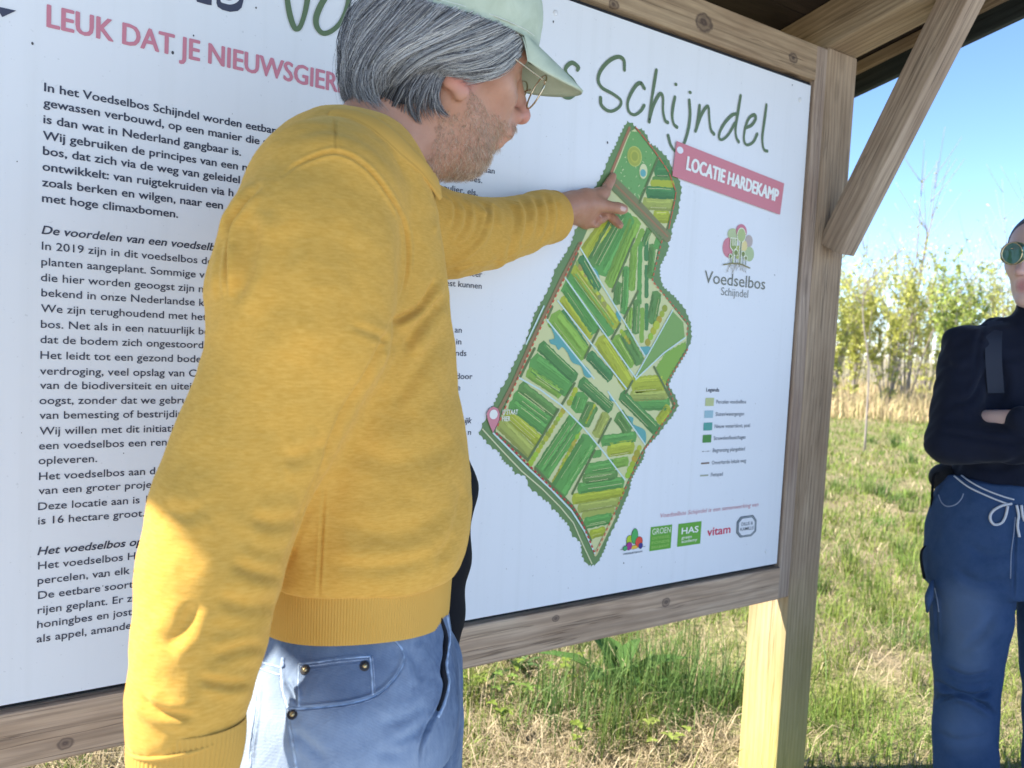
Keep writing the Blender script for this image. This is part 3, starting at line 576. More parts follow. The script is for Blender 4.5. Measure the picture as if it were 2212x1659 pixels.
ln(Z9, [(1540, 1040), (1340, 1450)], .009, (190, 190, 150), 6)
for pts in ([(1000, 590), (910, 770)], [(1140, 550), (1085, 650)], [(845, 935), (765, 1070)], [(740, 1105), (540, 1435)], [(1080, 1165), (1000, 1320)], [(975, 1370), (830, 1650)], [(1220, 920), (1175, 1000)], [(1255, 340), (1165, 515)], [(1230, 0), (1090, 340)], [(1360, 830), (1490, 1080)], [(585, 710), (495, 890)], [(700, 440), (670, 510)], [(865, 95), (800, 245)], [(340, 1260), (540, 1430)], [(590, 1490), (740, 1640)]): ln(Z6, pts, .0058, HG, 6)
ln(Z9, [(690, 520), (880, 720), (1090, 930), (1190, 1090), (1290, 1300)], .006, HG, 6)
TL = (88, 158, 166)
for pts in ([(690, 570), (720, 600), (790, 680), (850, 760), (900, 810), (940, 850), (955, 890), (930, 900), (905, 880), (885, 825), (830, 800), (800, 740), (765, 700), (740, 720), (720, 690), (690, 680), (682, 655), (715, 640)], [(1265, 700), (1335, 700), (1300, 755)], [(1185, 1145), (1225, 1160), (1225, 1200), (1300, 1240), (1305, 1320), (1290, 1310), (1230, 1220)], [(1120, 460), (1140, 480), (1140, 540), (1112, 490)], [(960, 180), (990, 210), (1010, 270), (985, 235)], [(1070, 1015), (1115, 1055), (1075, 1045)]):
    P.poly(catmull(Z6(pts)+[Z6(pts)[0]], 4)[:-1], TL, 6)
ln(Z10, [(1120, 150), (930, 620), (880, 740)], .007, (150, 112, 88), 3); ln(Z6, [(880, 30), (760, 260), (560, 680), (440, 950), (345, 1130)], .008, BR, 4)
def dashes(Z, pts, w, col, ly, d=.007, gap=.006):
    q = np.array(Z(pts)); s = np.concatenate([[0], np.cumsum(np.linalg.norm(np.diff(q, axis=0), axis=1))]); u = 0
    while u+d < s[-1]:
        a_, c_ = ([np.interp(v, s, q[:, 0]), np.interp(v, s, q[:, 1])] for v in (u, u+d)); P.stroke([a_, c_], w, col, ly, 1, False, False); u += d+gap
dashes(Z6, [(890, 20), (780, 250), (650, 520), (530, 780), (400, 1080), (335, 1235)], .0032, RD, 8); dashes(Z9, [(260, 140), (620, 490), (850, 720), (1080, 930), (1180, 1080), (1330, 1440)], .0042, (170, 60, 60), 8)
dashes(Z9, [(1350, 1420), (1540, 1010), (1660, 740), (1820, 400), (1880, 290)], .003, RD, 8); dashes(Z6, [(1310, 1345), (1495, 1080), (1440, 930), (1590, 690)], .003, RD, 8); dashes(Z6, [(1410, 10), (1345, 270), (1480, 430), (1580, 550), (1570, 640)], .003, RD, 8)
dashes(Z10, [(1190, 140), (1400, 400), (1600, 690), (1700, 960), (1590, 1470)], .0026, RD, 8, .02, .003)
P.build('map_print')
P = Print(9); MP = (192, 130, 152)
P.poly(Z6([(276, 1130), (290, 1100), (318, 1086), (346, 1098), (361, 1128), (356, 1175), (318, 1256), (290, 1190), (280, 1160)]), (96, 80, 84), 1)
P.poly(Z6([(273, 1130), (288, 1099), (315, 1085), (343, 1097), (357, 1128), (351, 1175), (313, 1256), (286, 1190), (276, 1160)]), MP, 2); el(P, Z6, (317, 1136), 26, 31, (225, 230, 240), 3); P.build('map_pin_print')
a = Z6([(376, 1137), (474, 1135), (373, 1180)]); text([('U STAAT', *a[0]), ('HIER', *a[2])], .0098, (225, 232, 232), 'map_lettering', bold=.02, width=('U STAAT', a[1][0]-a[0][0]), layer=11)
# grime: small specks and a squashed insect, a few traced and the rest scattered
P = Print(0); SP = (70, 72, 80)
for x, y, r_ in ((70, 94, .0022), (553, 17, .0018), (373, 114, .0028), (418, 77, .0016), (1195, 47, .0026), (1312, 308, .003), (1711, 184, .0022), (1347, 1216, .002), (1325, 1326, .0015), (1673, 594, .002), (37, 349, .001), (267, 979, .001), (225, 1245, .0014)): P.ell(B(x, y), r_*.7, r_, SP, 1, 8)
for k in range(150):
    r_ = random.uniform(.0004, .0012); P.ell((random.uniform(PX0+.02, PX1-.02), random.uniform(PZ0+.02, PZ1-.02)), r_*random.uniform(.4, 1), r_*random.uniform(.5, 1.6), random.choice((SP, (130, 132, 140), (150, 150, 150))), 1, 6)
P.build('grime_specks')['kind'] = 'stuff'
# ================================================================== smooth bodies grown from blended shapes
def smin(a, b, k):
    if k <= 0: return np.minimum(a, b)
    h = np.maximum(k-np.abs(a-b), 0)/k; return np.minimum(a, b)-h*h*k*.25
def cone(a, b, ra, rb):
    a = np.array(a, np.float32); b = np.array(b, np.float32); d = b-a; L2 = max(float(d@d), 1e-12)
    def f(P):
        t = np.clip((P-a)@d/L2, 0, 1); q = P-a-t[:, None]*d; return np.sqrt((q*q).sum(1))-(ra+(rb-ra)*t)
    return f
def ell(c, r, Rm=None):
    c = np.array(c, np.float32); r = np.array(r, np.float32); Rm = None if Rm is None else np.array(Rm, np.float32)
    def f(P):
        q = P-c
        if Rm is not None: q = q@Rm      # columns of Rm are the axes
        k0 = np.sqrt(((q/r)**2).sum(1)); k1 = np.sqrt(((q/(r*r))**2).sum(1)); return k0*(k0-1)/(k1+1e-9)
    return f
def chainp(pts):   # list of (point, radius) -> cones
    return [cone(pts[i][0], pts[i+1][0], pts[i][1], pts[i+1][1]) for i in range(len(pts)-1)]
def chainm(pts):   # the same as one shape, without swelling at the joints
    fs = chainp(pts)
    def f(P):
        d = fs[0](P)
        for g in fs[1:]: d = smin(d, g(P), .004)
        return d
    return f
def column(rows, power=2.0):
    """rows: (z, cx, cy, a, b), z rising; elliptical sections"""
    r = np.array(sorted(rows), np.float32)
    def f(P):
        z = P[:, 2]; g = lambda j: np.interp(z, r[:, 0], r[:, j]).astype(np.float32)
        a, b = g(3), g(4); q = (np.abs((P[:, 0]-g(1))/a)**power+np.abs((P[:, 1]-g(2))/b)**power)**(1/power)
        d = (q-1)*np.minimum(a, b); return np.maximum(d, np.maximum(r[0, 0]-z, z-r[-1, 0]))
    return f
class Sdf:
    def __init__(s): s.p = []
    def add(s, f, k=.012, op='u'):
        for g in (f if isinstance(f, list) else [f]): s.p.append((g, k, op))
        return s
    def comb(s, P, idx):
        d = None
        for i in idx:
            g, k, op = s.p[i]; e = g(P)
            if op == 'u': d = e if d is None else smin(d, e, k)
            elif d is not None: d = -smin(-d, e, k)
        return d if d is not None else np.full(len(P), 9., np.float32)
    def mesh(s, lo, hi, h, nb=12):
        lo = np.array(lo, float); n = np.ceil((np.array(hi)-lo)/h/nb).astype(int); N = n*nb
        bi = np.stack(np.meshgrid(*[np.arange(k) for k in n], indexing='ij'), -1).reshape(-1, 3)
        Cc = (lo+(bi*nb+nb/2)*h).astype(np.float32); Rb = nb*h*.87
        E = np.stack([g(Cc) for g, _, _ in s.p]); ops = np.array([o == 'u' for _, _, o in s.p]); dm = E[ops].min(0)
        full = s.comb(Cc, range(len(s.p)))
        D = np.ones(N, np.float32); act = np.abs(np.where(full < 0, full, np.minimum(dm, full))) < Rb*2.2+.03
        for b in bi[(~act) & (full < 0)]: D[b[0]*nb:(b[0]+1)*nb, b[1]*nb:(b[1]+1)*nb, b[2]*nb:(b[2]+1)*nb] = -1
        loc = np.stack(np.meshgrid(*[np.arange(nb)]*3, indexing='ij'), -1).reshape(-1, 3)
        for j in np.nonzero(act)[0]:
            b = bi[j]; P = (lo+(b*nb+loc)*h).astype(np.float32); th = dm[j]+2*Rb+.06
            idx = [i for i in range(len(s.p)) if (E[i, j] < th if ops[i] else abs(E[i, j]) < 2*Rb+.04 or E[i, j] < 0)]
            D[b[0]*nb:(b[0]+1)*nb, b[1]*nb:(b[1]+1)*nb, b[2]*nb:(b[2]+1)*nb] = s.comb(P, idx).reshape(nb, nb, nb)
        return surface_nets(D, lo, h)
def surface_nets(D, lo, h):
    S = D < 0; c = np.zeros(tuple(k-1 for k in D.shape), np.uint8)
    sl = lambda o, A: A[o[0]:A.shape[0]-1+o[0], o[1]:A.shape[1]-1+o[1], o[2]:A.shape[2]-1+o[2]]
    offs = [(i, j, k) for i in (0, 1) for j in (0, 1) for k in (0, 1)]
    for o in offs: c += sl(o, S)
    I, J, K = np.nonzero((c > 0) & (c < 8)); idx = np.full(c.shape, -1, np.int32); idx[I, J, K] = np.arange(len(I))
    val = {o: D[I+o[0], J+o[1], K+o[2]] for o in offs}; acc = np.zeros((len(I), 3)); cnt = np.zeros(len(I))
    for o in offs:
        for ax in range(3):
            if o[ax] == 0:
                p = list(o); p[ax] = 1; a, b = val[o], val[tuple(p)]; m = (a < 0) != (b < 0); t = np.where(m, a/np.where(m, a-b, 1), 0)
                q = np.zeros((len(I), 3)); q[:] = o; q[:, ax] = t; acc += q*m[:, None]; cnt += m
    V = lo+h*(np.stack([I, J, K], 1)+acc/cnt[:, None]); Q = []
    for ax in range(3):
        a, b = [(1, 2), (2, 0), (0, 1)][ax]
        A = [slice(1, -1)]*3; A[ax] = slice(0, -1); A2 = [slice(1, -1)]*3; A2[ax] = slice(1, None)
        s0, s1 = S[tuple(A)], S[tuple(A2)]; X = np.stack(np.nonzero(s0 != s1), 1); 
        if not len(X): continue
        sign = s0[X[:, 0], X[:, 1], X[:, 2]]; X = X.copy(); X[:, a] += 1; X[:, b] += 1
        def cell(da, db):
            Y = X.copy(); Y[:, a] -= da; Y[:, b] -= db; return idx[Y[:, 0], Y[:, 1], Y[:, 2]]
        q = np.stack([cell(1, 1), cell(0, 1), cell(0, 0), cell(1, 0)], 1); q[~sign] = q[~sign][:, ::-1]; Q.append(q)
    Q = np.concatenate(Q); Q = Q[(Q >= 0).all(1)]; return V, Q
def smooth_mesh(V, Q, it=3, lam=.5, keep=None):
    e = np.concatenate([Q[:, [0, 1]], Q[:, [1, 2]], Q[:, [2, 3]], Q[:, [3, 0]]]); e = np.concatenate([e, e[:, ::-1]])
    for _ in range(it):
        s = np.zeros_like(V); np.add.at(s, e[:, 0], V[e[:, 1]]); n = np.bincount(e[:, 0], minlength=len(V))[:, None]
        W_ = V+(s/np.maximum(n, 1)-V)*lam; V = W_ if keep is None else np.where(keep[:, None], V, W_)
    return V
def vnormals(V, Q):
    n = np.cross(V[Q[:, 2]]-V[Q[:, 0]], V[Q[:, 3]]-V[Q[:, 1]]); N = np.zeros_like(V)
    for k in range(4): np.add.at(N, Q[:, k], n)
    return N/(np.linalg.norm(N, axis=1)[:, None]+1e-12)
def subdiv(V, Q):
    """one smooth-position midpoint split of a quad mesh"""
    e = np.concatenate([Q[:, [0, 1]], Q[:, [1, 2]], Q[:, [2, 3]], Q[:, [3, 0]]]); es = np.sort(e, 1)
    u, inv = np.unique(es, axis=0, return_inverse=True); inv = inv.reshape(4, -1).T; n0 = len(V); n1 = len(u)
    V2 = np.concatenate([V, (V[u[:, 0]]+V[u[:, 1]])/2, V[Q].mean(1)]); c = n0+n1+np.arange(len(Q)); m = inv+n0
    Q2 = np.concatenate([np.stack([Q[:, k], m[:, k], c, m[:, k-1]], 1) for k in range(4)]); return V2, Q2
def seg_dist(P, poly):
    """distance, signed side, and position along a picture polyline, for points P (n, 2)"""
    best = np.full(len(P), 1e9); side = np.zeros(len(P)); along = np.zeros(len(P)); L = 0; tot = np.linalg.norm(np.diff(poly, axis=0), axis=1).sum()
    for a, b in zip(poly[:-1], poly[1:]):
        d = b-a; l = np.linalg.norm(d)+1e-9; t = np.clip((P-a)@d/l**2, 0, 1); q = P-a-t[:, None]*d; r = np.hypot(q[:, 0], q[:, 1])
        m = r < best; best[m] = r[m]; side[m] = np.sign(d[0]*q[m, 1]-d[1]*q[m, 0]); along[m] = (L+t[m]*l)/tot; L += l
    return best, side, along
def sculpt(V, Q, strokes):
    """press creases and raise folds into the surface along lines read from the photograph, on the side that is seen there.
    stroke: (points, width, depth, bulge, side)"""
    N = vnormals(V, Q); S = proj(V); view = CAM-V; view /= np.linalg.norm(view, axis=1)[:, None]; face = np.clip((N*view).sum(1)*2.5+.1, 0, 1); D = np.zeros(len(V))
    # hidden layers behind the front surface stay untouched
    for pts, w, depth, bulge, sd in strokes:
        C = catmull(pts, 6); lo, hi = C.min(0)-w*6, C.max(0)+w*6
        m = np.nonzero((S[:, 0] > lo[0]) & (S[:, 0] < hi[0]) & (S[:, 1] > lo[1]) & (S[:, 1] < hi[1]) & (face > 0))[0]
        if not len(m): continue
        r, s, al = seg_dist(S[m, :2], C); tp = np.clip(np.minimum(al, 1-al)*5+.12, 0, 1)
        g = -depth*np.exp(-(r/w)**2)
        sr = r*s*(sd if sd else 1); bl = bulge*np.exp(-((sr-2.2*w)/(1.5*w))**2)
        if not sd: bl = bl+bulge*np.exp(-((sr+2.2*w)/(1.5*w))**2)
        near = np.exp(-np.maximum(0, S[m, 2]-np.percentile(S[m][r < w*2][:, 2] if (r < w*2).any() else S[m, 2], 40)-.12)*40)
        D[m] += (g+bl)*tp*face[m]*near
    return V+N*D[:, None]
def lumps(V, Q, amp, scale, seed=0, stretch=(1, 1, 1)):
    """slow uneven swelling of cloth: a sum of random waves"""
    r = np.random.default_rng(seed); N = vnormals(V, Q); d = np.zeros(len(V))
    for i in range(14):
        k = r.normal(size=3); k = k/np.linalg.norm(k)*r.uniform(.5, 1.8)/scale*np.array(stretch); d += np.sin(V@k*2*math.pi+r.uniform(0, 6.28)+1.5*np.sin(V@k[[1, 2, 0]]*3))
    return V+N*(d*amp/3.7)[:, None]
class Hit:
    def __init__(s, V, Q): s.t = BVHTree.FromPolygons([tuple(v) for v in V], [tuple(q) for q in Q])
    def __call__(s, px, py, lift=0.):
        r = ray(px, py); d = Vector(r).normalized(); p, n, i, l = s.t.ray_cast(Vector(CAM), d)
        if p is None: return None
        return np.array(p)+np.array(n)*lift
    def line(s, pts, lift=0., n=6):
        out = [s(x, y, lift) for x, y in catmull(pts, n)]; return np.array([p for p in out if p is not None])
# ================================================================== man in the mustard sweatshirt
r_w = CM[:, 0]*np.array([1, 1, 0]); r_w /= np.linalg.norm(r_w); f_w = np.cross([0, 0, 1], r_w)      # level right / forward of the view
YAW = R(20); fx = math.cos(YAW)*r_w+math.sin(YAW)*f_w; fy = np.cross([0, 0, 1], fx)
MO = W(740, 800, .95); MO[2] = 0.; MR = np.stack([fx, fy, [0, 0, 1]], 1)          # local -> world
ml = lambda P: (np.asarray(P)-MO)@MR
mw_ = lambda P: MO+np.asarray(P)@MR.T
wl = lambda x, y, d: ml(W(x, y, d))
MAN = thing('person', MO, 'bearded man in mustard sweatshirt and pale cap pointing at the map on the board', 'person')
def rows(sec):
    o = []; s, c = math.sin(YAW), math.cos(YAW)
    for y, xl, xr, d, b in sec:
        a_, b_ = wl(xl, y, d), wl(xr, y, d); w = np.linalg.norm((a_-b_)[:2])/2; m = (a_+b_)/2; b = min(b, w*.9/s)
        o.append((m[2], m[0], m[1], math.sqrt(max(w*w-(b*s)**2, 1e-4))/c, b))
    return o
TS = [(258, 665, 800, .96, .06), (272, 640, 850, .96, .09), (292, 608, 880, .96, .12), (324, 576, 905, .96, .145), (360, 550, 925, .96, .16), (410, 524, 938, .96, .165), (480, 503, 951, .96, .168), (560, 492, 962, .96, .168), (640, 487, 971, .96, .168),
      (740, 486, 979, .96, .168), (830, 488, 986, .96, .168), (900, 493, 999, .96, .17), (1000, 500, 1011, .96, .172), (1070, 508, 1014, .96, .174), (1130, 516, 1009, .96, .174), (1170, 522, 1001, .96, .173), (1192, 527, 993, .96, .170), (1203, 531, 984, .96, .165), (1240, 534, 980, .96, .163)]
tr = rows(TS)
hem = tr[-3:]
sw = Sdf(); sw.add(column(tr[:-1], 2.25), .02)
RS = [((706, 436), .80, .078), ((672, 540), .785, .089), ((655, 640), .778, .091), ((650, 720), .775, .089), ((605, 840), .77, .078), ((545, 970), .76, .0735), ((489, 1100), .745, .071), ((458, 1230), .73, .067), ((432, 1380), .715, .060), ((413, 1480), .705, .055), ((403, 1555), .70, .050), ((407, 1590), .70, .0475)]
sw.add(chainm([(wl(*p, d), r) for p, d, r in RS]), .02)
LS = [((760, 420), 1.12, .085), ((860, 480), 1.19, .080), ((960, 508), 1.28, .0735), ((1045, 507), 1.37, .064), ((1125, 486), 1.47, .0555), ((1160, 472), 1.515, .0535), ((1190, 468), 1.55, .0515)]
sw.add(chainm([(wl(*p, d), r) for p, d, r in LS]), .02)
sw.add(cone(wl(690, 425, .82), wl(790, 420, 1.1), .068, .068), .035)
e0, e1 = wl(1178, 469, 1.537), wl(1190, 468, 1.55); ax = (e1-e0)/np.linalg.norm(e1-e0); c0 = e1.copy()
sw.add(lambda P: -((P-c0.astype(np.float32))@ax.astype(np.float32)), .004, 's')
q0, q1 = wl(403, 1555, .70), wl(407, 1590, .70); ax2 = (q1-q0)/np.linalg.norm(q1-q0)
sw.add(lambda P: np.where((P[:, 2] < q0[2]+.05) & (np.abs(P-q1.astype(np.float32)).max(1) < .12), -((P-q1.astype(np.float32))@ax2.astype(np.float32)), 9.).astype(np.float32), .003, 's')
lo = np.array([min(r[1]-r[3] for r in tr)-.12, -.36, min(q1[2], tr[-1][0])-.1]); hi = np.array([.75, .80, max(r[0] for r in tr)+.12])
lo[0] -= .12
V, Q = sw.mesh(lo, hi, .0065); V = smooth_mesh(V, Q, 3); V, Q = subdiv(V, Q); V = smooth_mesh(V, Q, 2); V = mw_(V)
V = lumps(V, Q, .0012, .12, 3); V = lumps(V, Q, .0003, .04, 5, (1, 1, 1.6))
z7 = lambda *p: [(884.8+x/4.286, 331.8+y/4.286) for x, y in p]
V, Q = subdiv(V, Q)
ST = [([(610, 380), (650, 352), (725, 330), (790, 362), (845, 430), (874, 490), (880, 560), (870, 620), (856, 655)], 3.2, .0030, .0014, 0),
      ([(722, 246), (724, 285), (725, 330)], 2.6, .0014, .0005, 0),
      ([(560, 405), (535, 430), (510, 480), (500, 540), (497, 590), (492, 640)], 6, .007, .004, 0), ([(520, 440), (490, 520), (482, 600), (478, 650)], 7, .004, .003, 0), ([(540, 460), (548, 520), (530, 600), (500, 660)], 16, .004, .003, 0),
      ([(700, 1055), (694, 1180), (688, 1292)], 3, .0022, .0008, 0),
      ([(860, 670), (800, 800), (742, 900), (700, 1010), (650, 1130), (618, 1225)], 9, .007, .001, 0),
      ([(840, 700), (900, 668), (925, 640), (943, 600)], 7, .006, .004, 1), ([(870, 760), (915, 690), (958, 642)], 11, .005, .003, 1), ([(850, 880), (900, 800), (960, 720)], 16, .003, .002, 0),
      ([(760, 960), (840, 1000), (930, 980), (1000, 930)], 22, .002, .0015, 0), ([(720, 1120), (800, 1150), (900, 1140), (985, 1080)], 22, .0022, .0018, 0), ([(700, 1215), (800, 1225), (900, 1210), (970, 1170)], 14, .002, .0015, 0), ([(940, 1230), (985, 1130), (1000, 1050)], 10, .003, .002, 0),
      ([(705, 955), (655, 985), (610, 990)], 14, .003, .002, 0), ([(655, 1115), (600, 1130), (540, 1118)], 14, .003, .002, 0), ([(440, 1090), (400, 1110), (350, 1100)], 16, .002, .0015, 0), ([(615, 1245), (560, 1238), (500, 1215)], 12, .003, .002, 0), ([(598, 1300), (540, 1310), (470, 1290)], 14, .0025, .002, 0),
      ([(575, 1395), (520, 1400), (460, 1420)], 11, .003, .002, 0), ([(420, 1300), (395, 1360), (350, 1400)], 16, .0025, .002, 0), ([(545, 1470), (500, 1478), (430, 1466)], 9, .0025, .002, 0), ([(300, 1500), (340, 1535), (420, 1550)], 9, .003, .002, 0),
      ([(760, 560), (770, 640), (740, 730), (680, 800)], 30, .003, .002, 0), ([(640, 480), (600, 560), (590, 660), (560, 760)], 32, .003, .002, 0), ([(760, 700), (840, 740), (820, 760)], 8, .0015, .001, 0),
      ([(620, 300), (700, 275), (790, 300), (860, 360), (905, 420)], 12, .002, .0015, 0),
      (z7((215, 415), (290, 500), (300, 620), (270, 760)), 5.0, 0.0020, 0.0029, 0), (z7((330, 365), (405, 440), (425, 560), (400, 690)), 4.5, 0.0025, 0.0029, 1), (z7((470, 440), (530, 540), (500, 700), (400, 830)), 5.0, 0.0020, 0.0029, 0),
      (z7((600, 440), (690, 500), (700, 590), (640, 770), (500, 900), (370, 975)), 5.0, 0.0032, 0.0047, -1), (z7((545, 470), (630, 590), (600, 740), (480, 850), (375, 900)), 6.0, 0.0022, 0.0038, -1), (z7((700, 480), (770, 560), (770, 700)), 6.0, 0.0015, 0.0029, 0),
      (z7((880, 440), (960, 520), (980, 640), (940, 800), (880, 950)), 5.5, 0.0030, 0.0047, -1), (z7((1020, 420), (1080, 560), (1060, 720), (1000, 880)), 6.0, 0.0020, 0.0029, 0), (z7((1150, 400), (1190, 540), (1160, 760)), 5.0, 0.0022, 0.0029, 0), (z7((1250, 400), (1290, 540), (1250, 760), (1180, 840)), 5.0, 0.0020, 0.0029, 0), (z7((1340, 400), (1370, 560), (1340, 760)), 4.0, 0.0015, 0.0019, 0),
      (z7((375, 1060), (580, 1020), (740, 1000), (890, 985), (1030, 880), (1200, 820)), 2.4, 0.0015, 0.0009, 0), (z7((650, 1100), (760, 1050), (830, 960)), 6.0, 0.0020, 0.0029, 0), (z7((900, 1000), (930, 900), (980, 800)), 5.0, 0.0020, 0.0029, 0), (z7((450, 1150), (560, 1090), (640, 1020)), 7.0, 0.0015, 0.0029, 0)]
V = sculpt(V, Q, ST)
m_sweat, t, b = new_mat('mustard_fleece', .88, .12)
v = mapping(t, (1, 1, 1)); hz = mapping(t, (35, 35, 190)); n1 = noise(t, hz, 3, 3, .6); n2 = noise(t, v, 6, 4)
c = mixc(t, ramp(t, n1, [(.35, (0, 0, 0)), (.7, (1, 1, 1))]), (.58, .31, .054), (.68, .39, .086))
c = mixc(t, math_n(t, 'MULTIPLY', n2, .12), c, (.55, .28, .035)); spk = noise(t, mapping(t, (260, 260, 700)), 1, 2)
c = mixc(t, math_n(t, 'MULTIPLY', ramp(t, spk, [(.62, (0, 0, 0)), (.72, (1, 1, 1))]), .25), c, (.42, .22, .04))
t.links.new(c, b.inputs['Base Color']); b.inputs['Sheen Weight'].default_value = .35; b.inputs['Sheen Roughness'].default_value = .5; b.inputs['Sheen Tint'].default_value = (1, .75, .3, 1)
wr = noise(t, mapping(t, (1, 1, 1.6)), 20, 4, .5, .6); fz = noise(t, v, 900, 2)
b1_ = bump(t, b, wr, .16, .004); b1_ = bump(t, b, noise(t, mapping(t, (1, 1, 2.2)), 75, 4, .6, .4), .22, .0016, b1_); bump(t, b, fz, .25, .0008, b1_)
hitS = Hit(V, Q)
SWT = link('sweatshirt', mesh_arrays('sweatshirt', V, quads=Q), m_sweat, MAN)
# ribbed bands: hem, cuff, collar
def ribbed(name, ring, nr, rib, amp, mat, parent):
    """ring(u, v) -> world point and outward normal; u around, v across 0..1"""
    nu = rib*4; VV, QQ = [], []
    for j in range(nr+1):
        for i in range(nu):
            p, n = ring(i/nu, j/nr); VV.append(p+n*amp*math.cos(2*math.pi*i/4)*(1 if 0 < j < nr else .3))
    for j in range(nr):
        for i in range(nu): QQ.append([j*nu+i, j*nu+(i+1) % nu, (j+1)*nu+(i+1) % nu, (j+1)*nu+i])
    return link(name, mesh_arrays(name, np.array(VV), quads=np.array(QQ)), mat, parent)
zb = [wl(700, 1413, .785)[2], wl(974, 1309, .985)[2]]; ztop = tr[-2][0]+.016
def hem_ring(u, v):
    a = 2*math.pi*u; z1 = None
    top = np.array([tr[-1][1], tr[-1][2]]); c_, s_ = math.cos(a), math.sin(a); A = tr[-1][3]*1.0, tr[-1][4]*1.0
    bulge = 1-.035*math.sin(math.pi*v)*0-.02*v+(.018 if v < .06 else 0)
    p = np.array([top[0]+A[0]*c_*bulge, top[1]+A[1]*s_*bulge, 0.]); zlow = zb[0]+(zb[1]-zb[0])*.5*(1+s_*.7)+.004*math.sin(3*a); zt = ztop+.004*math.sin(2*a+1)
    p[2] = zt+(zlow-zt)*v; n = np.array([c_/A[0], s_/A[1], 0]); n /= np.linalg.norm(n)
    return mw_(p), n@MR.T
m_rib, t, b = new_mat('mustard_rib', .9, .1); n2 = noise(t, mapping(t), 14, 4)
t.links.new(mixc(t, n2, (.56, .31, .062), (.64, .37, .088)), b.inputs['Base Color']); b.inputs['Sheen Weight'].default_value = .3; b.inputs['Sheen Tint'].default_value = (1, .75, .3, 1)
bump(t, b, noise(t, mapping(t, (1, 1, .4)), 40, 4), .3, .002)
HEM = ribbed('rib_hem', hem_ring, 14, 250, .0006, m_rib, SWT)
m_rib2 = m_rib
def band_ring(p0, p1, r0, r1, extra=0):
    p0, p1 = np.array(p0), np.array(p1); a_ = (p1-p0)/np.linalg.norm(p1-p0); u_ = np.cross(a_, [0, 1, 0]); u_ /= np.linalg.norm(u_); v_ = np.cross(a_, u_)
    def f(u, v):
        th = 2*math.pi*u; n = math.cos(th)*u_+math.sin(th)*v_; r = r0+(r1-r0)*v+.002*math.sin(math.pi*v)+.0015*math.sin(th*2+4*v); return mw_(p0+(p1-p0)*v+n*r), n@MR.T
    return f
c_top, c_bot = wl(407, 1552, .70), wl(398, 1730, .695)
ribbed('rib_cuff', band_ring(c_top, c_bot,   .0500, .0405), 12, 70, .0006, m_rib, SWT)
mb = MB(); P_ = np.array([mw_(q1+.049*(math.cos(a)*np.cross(ax2, [0, 1, 0])/np.linalg.norm(np.cross(ax2, [0, 1, 0]))+math.sin(a)*np.cross(ax2, np.cross(ax2, [0, 1, 0]))/np.linalg.norm(np.cross(ax2, np.cross(ax2, [0, 1, 0]))))-.004*ax2) for a in np.linspace(0, 2*math.pi, 40)])
mb.tube(P_, .0022, 8); mb.build('cuff_seam', m_rib, SWT)
# cuff of the raised arm, rolled edge
cu0, cu1 = wl(1164, 471, 1.52), wl(1193, 468, 1.553)
ribbed('rib_cuff', band_ring(cu0, cu1, .0505, .0515), 6, 60, .0003, m_rib, SWT)
mb = MB(); aa = (cu1-cu0)/np.linalg.norm(cu1-cu0); uu = np.cross(aa, [0, 1, 0]); uu /= np.linalg.norm(uu); vv = np.cross(aa, uu)
mb.tube(np.array([mw_(cu1+.0495*(math.cos(a)*uu+math.sin(a)*vv)) for a in np.linspace(0, 2*math.pi, 48)]), .0028, 8)
ii = np.array([[mw_(cu1+rr*(math.cos(a)*uu+math.sin(a)*vv)-aa*dd) for a in np.linspace(0, 2*math.pi, 33)[:-1]] for rr, dd in ((.0495, 0), (.046, .02), (.03, .05))]).reshape(-1, 3)
mb.add(ii, [[j*32+i, (j+1)*32+i, (j+1)*32+(i+1) % 32, j*32+(i+1) % 32] for j in range(2) for i in range(32)]); mb.build('cuff_edge', m_rib, SWT)
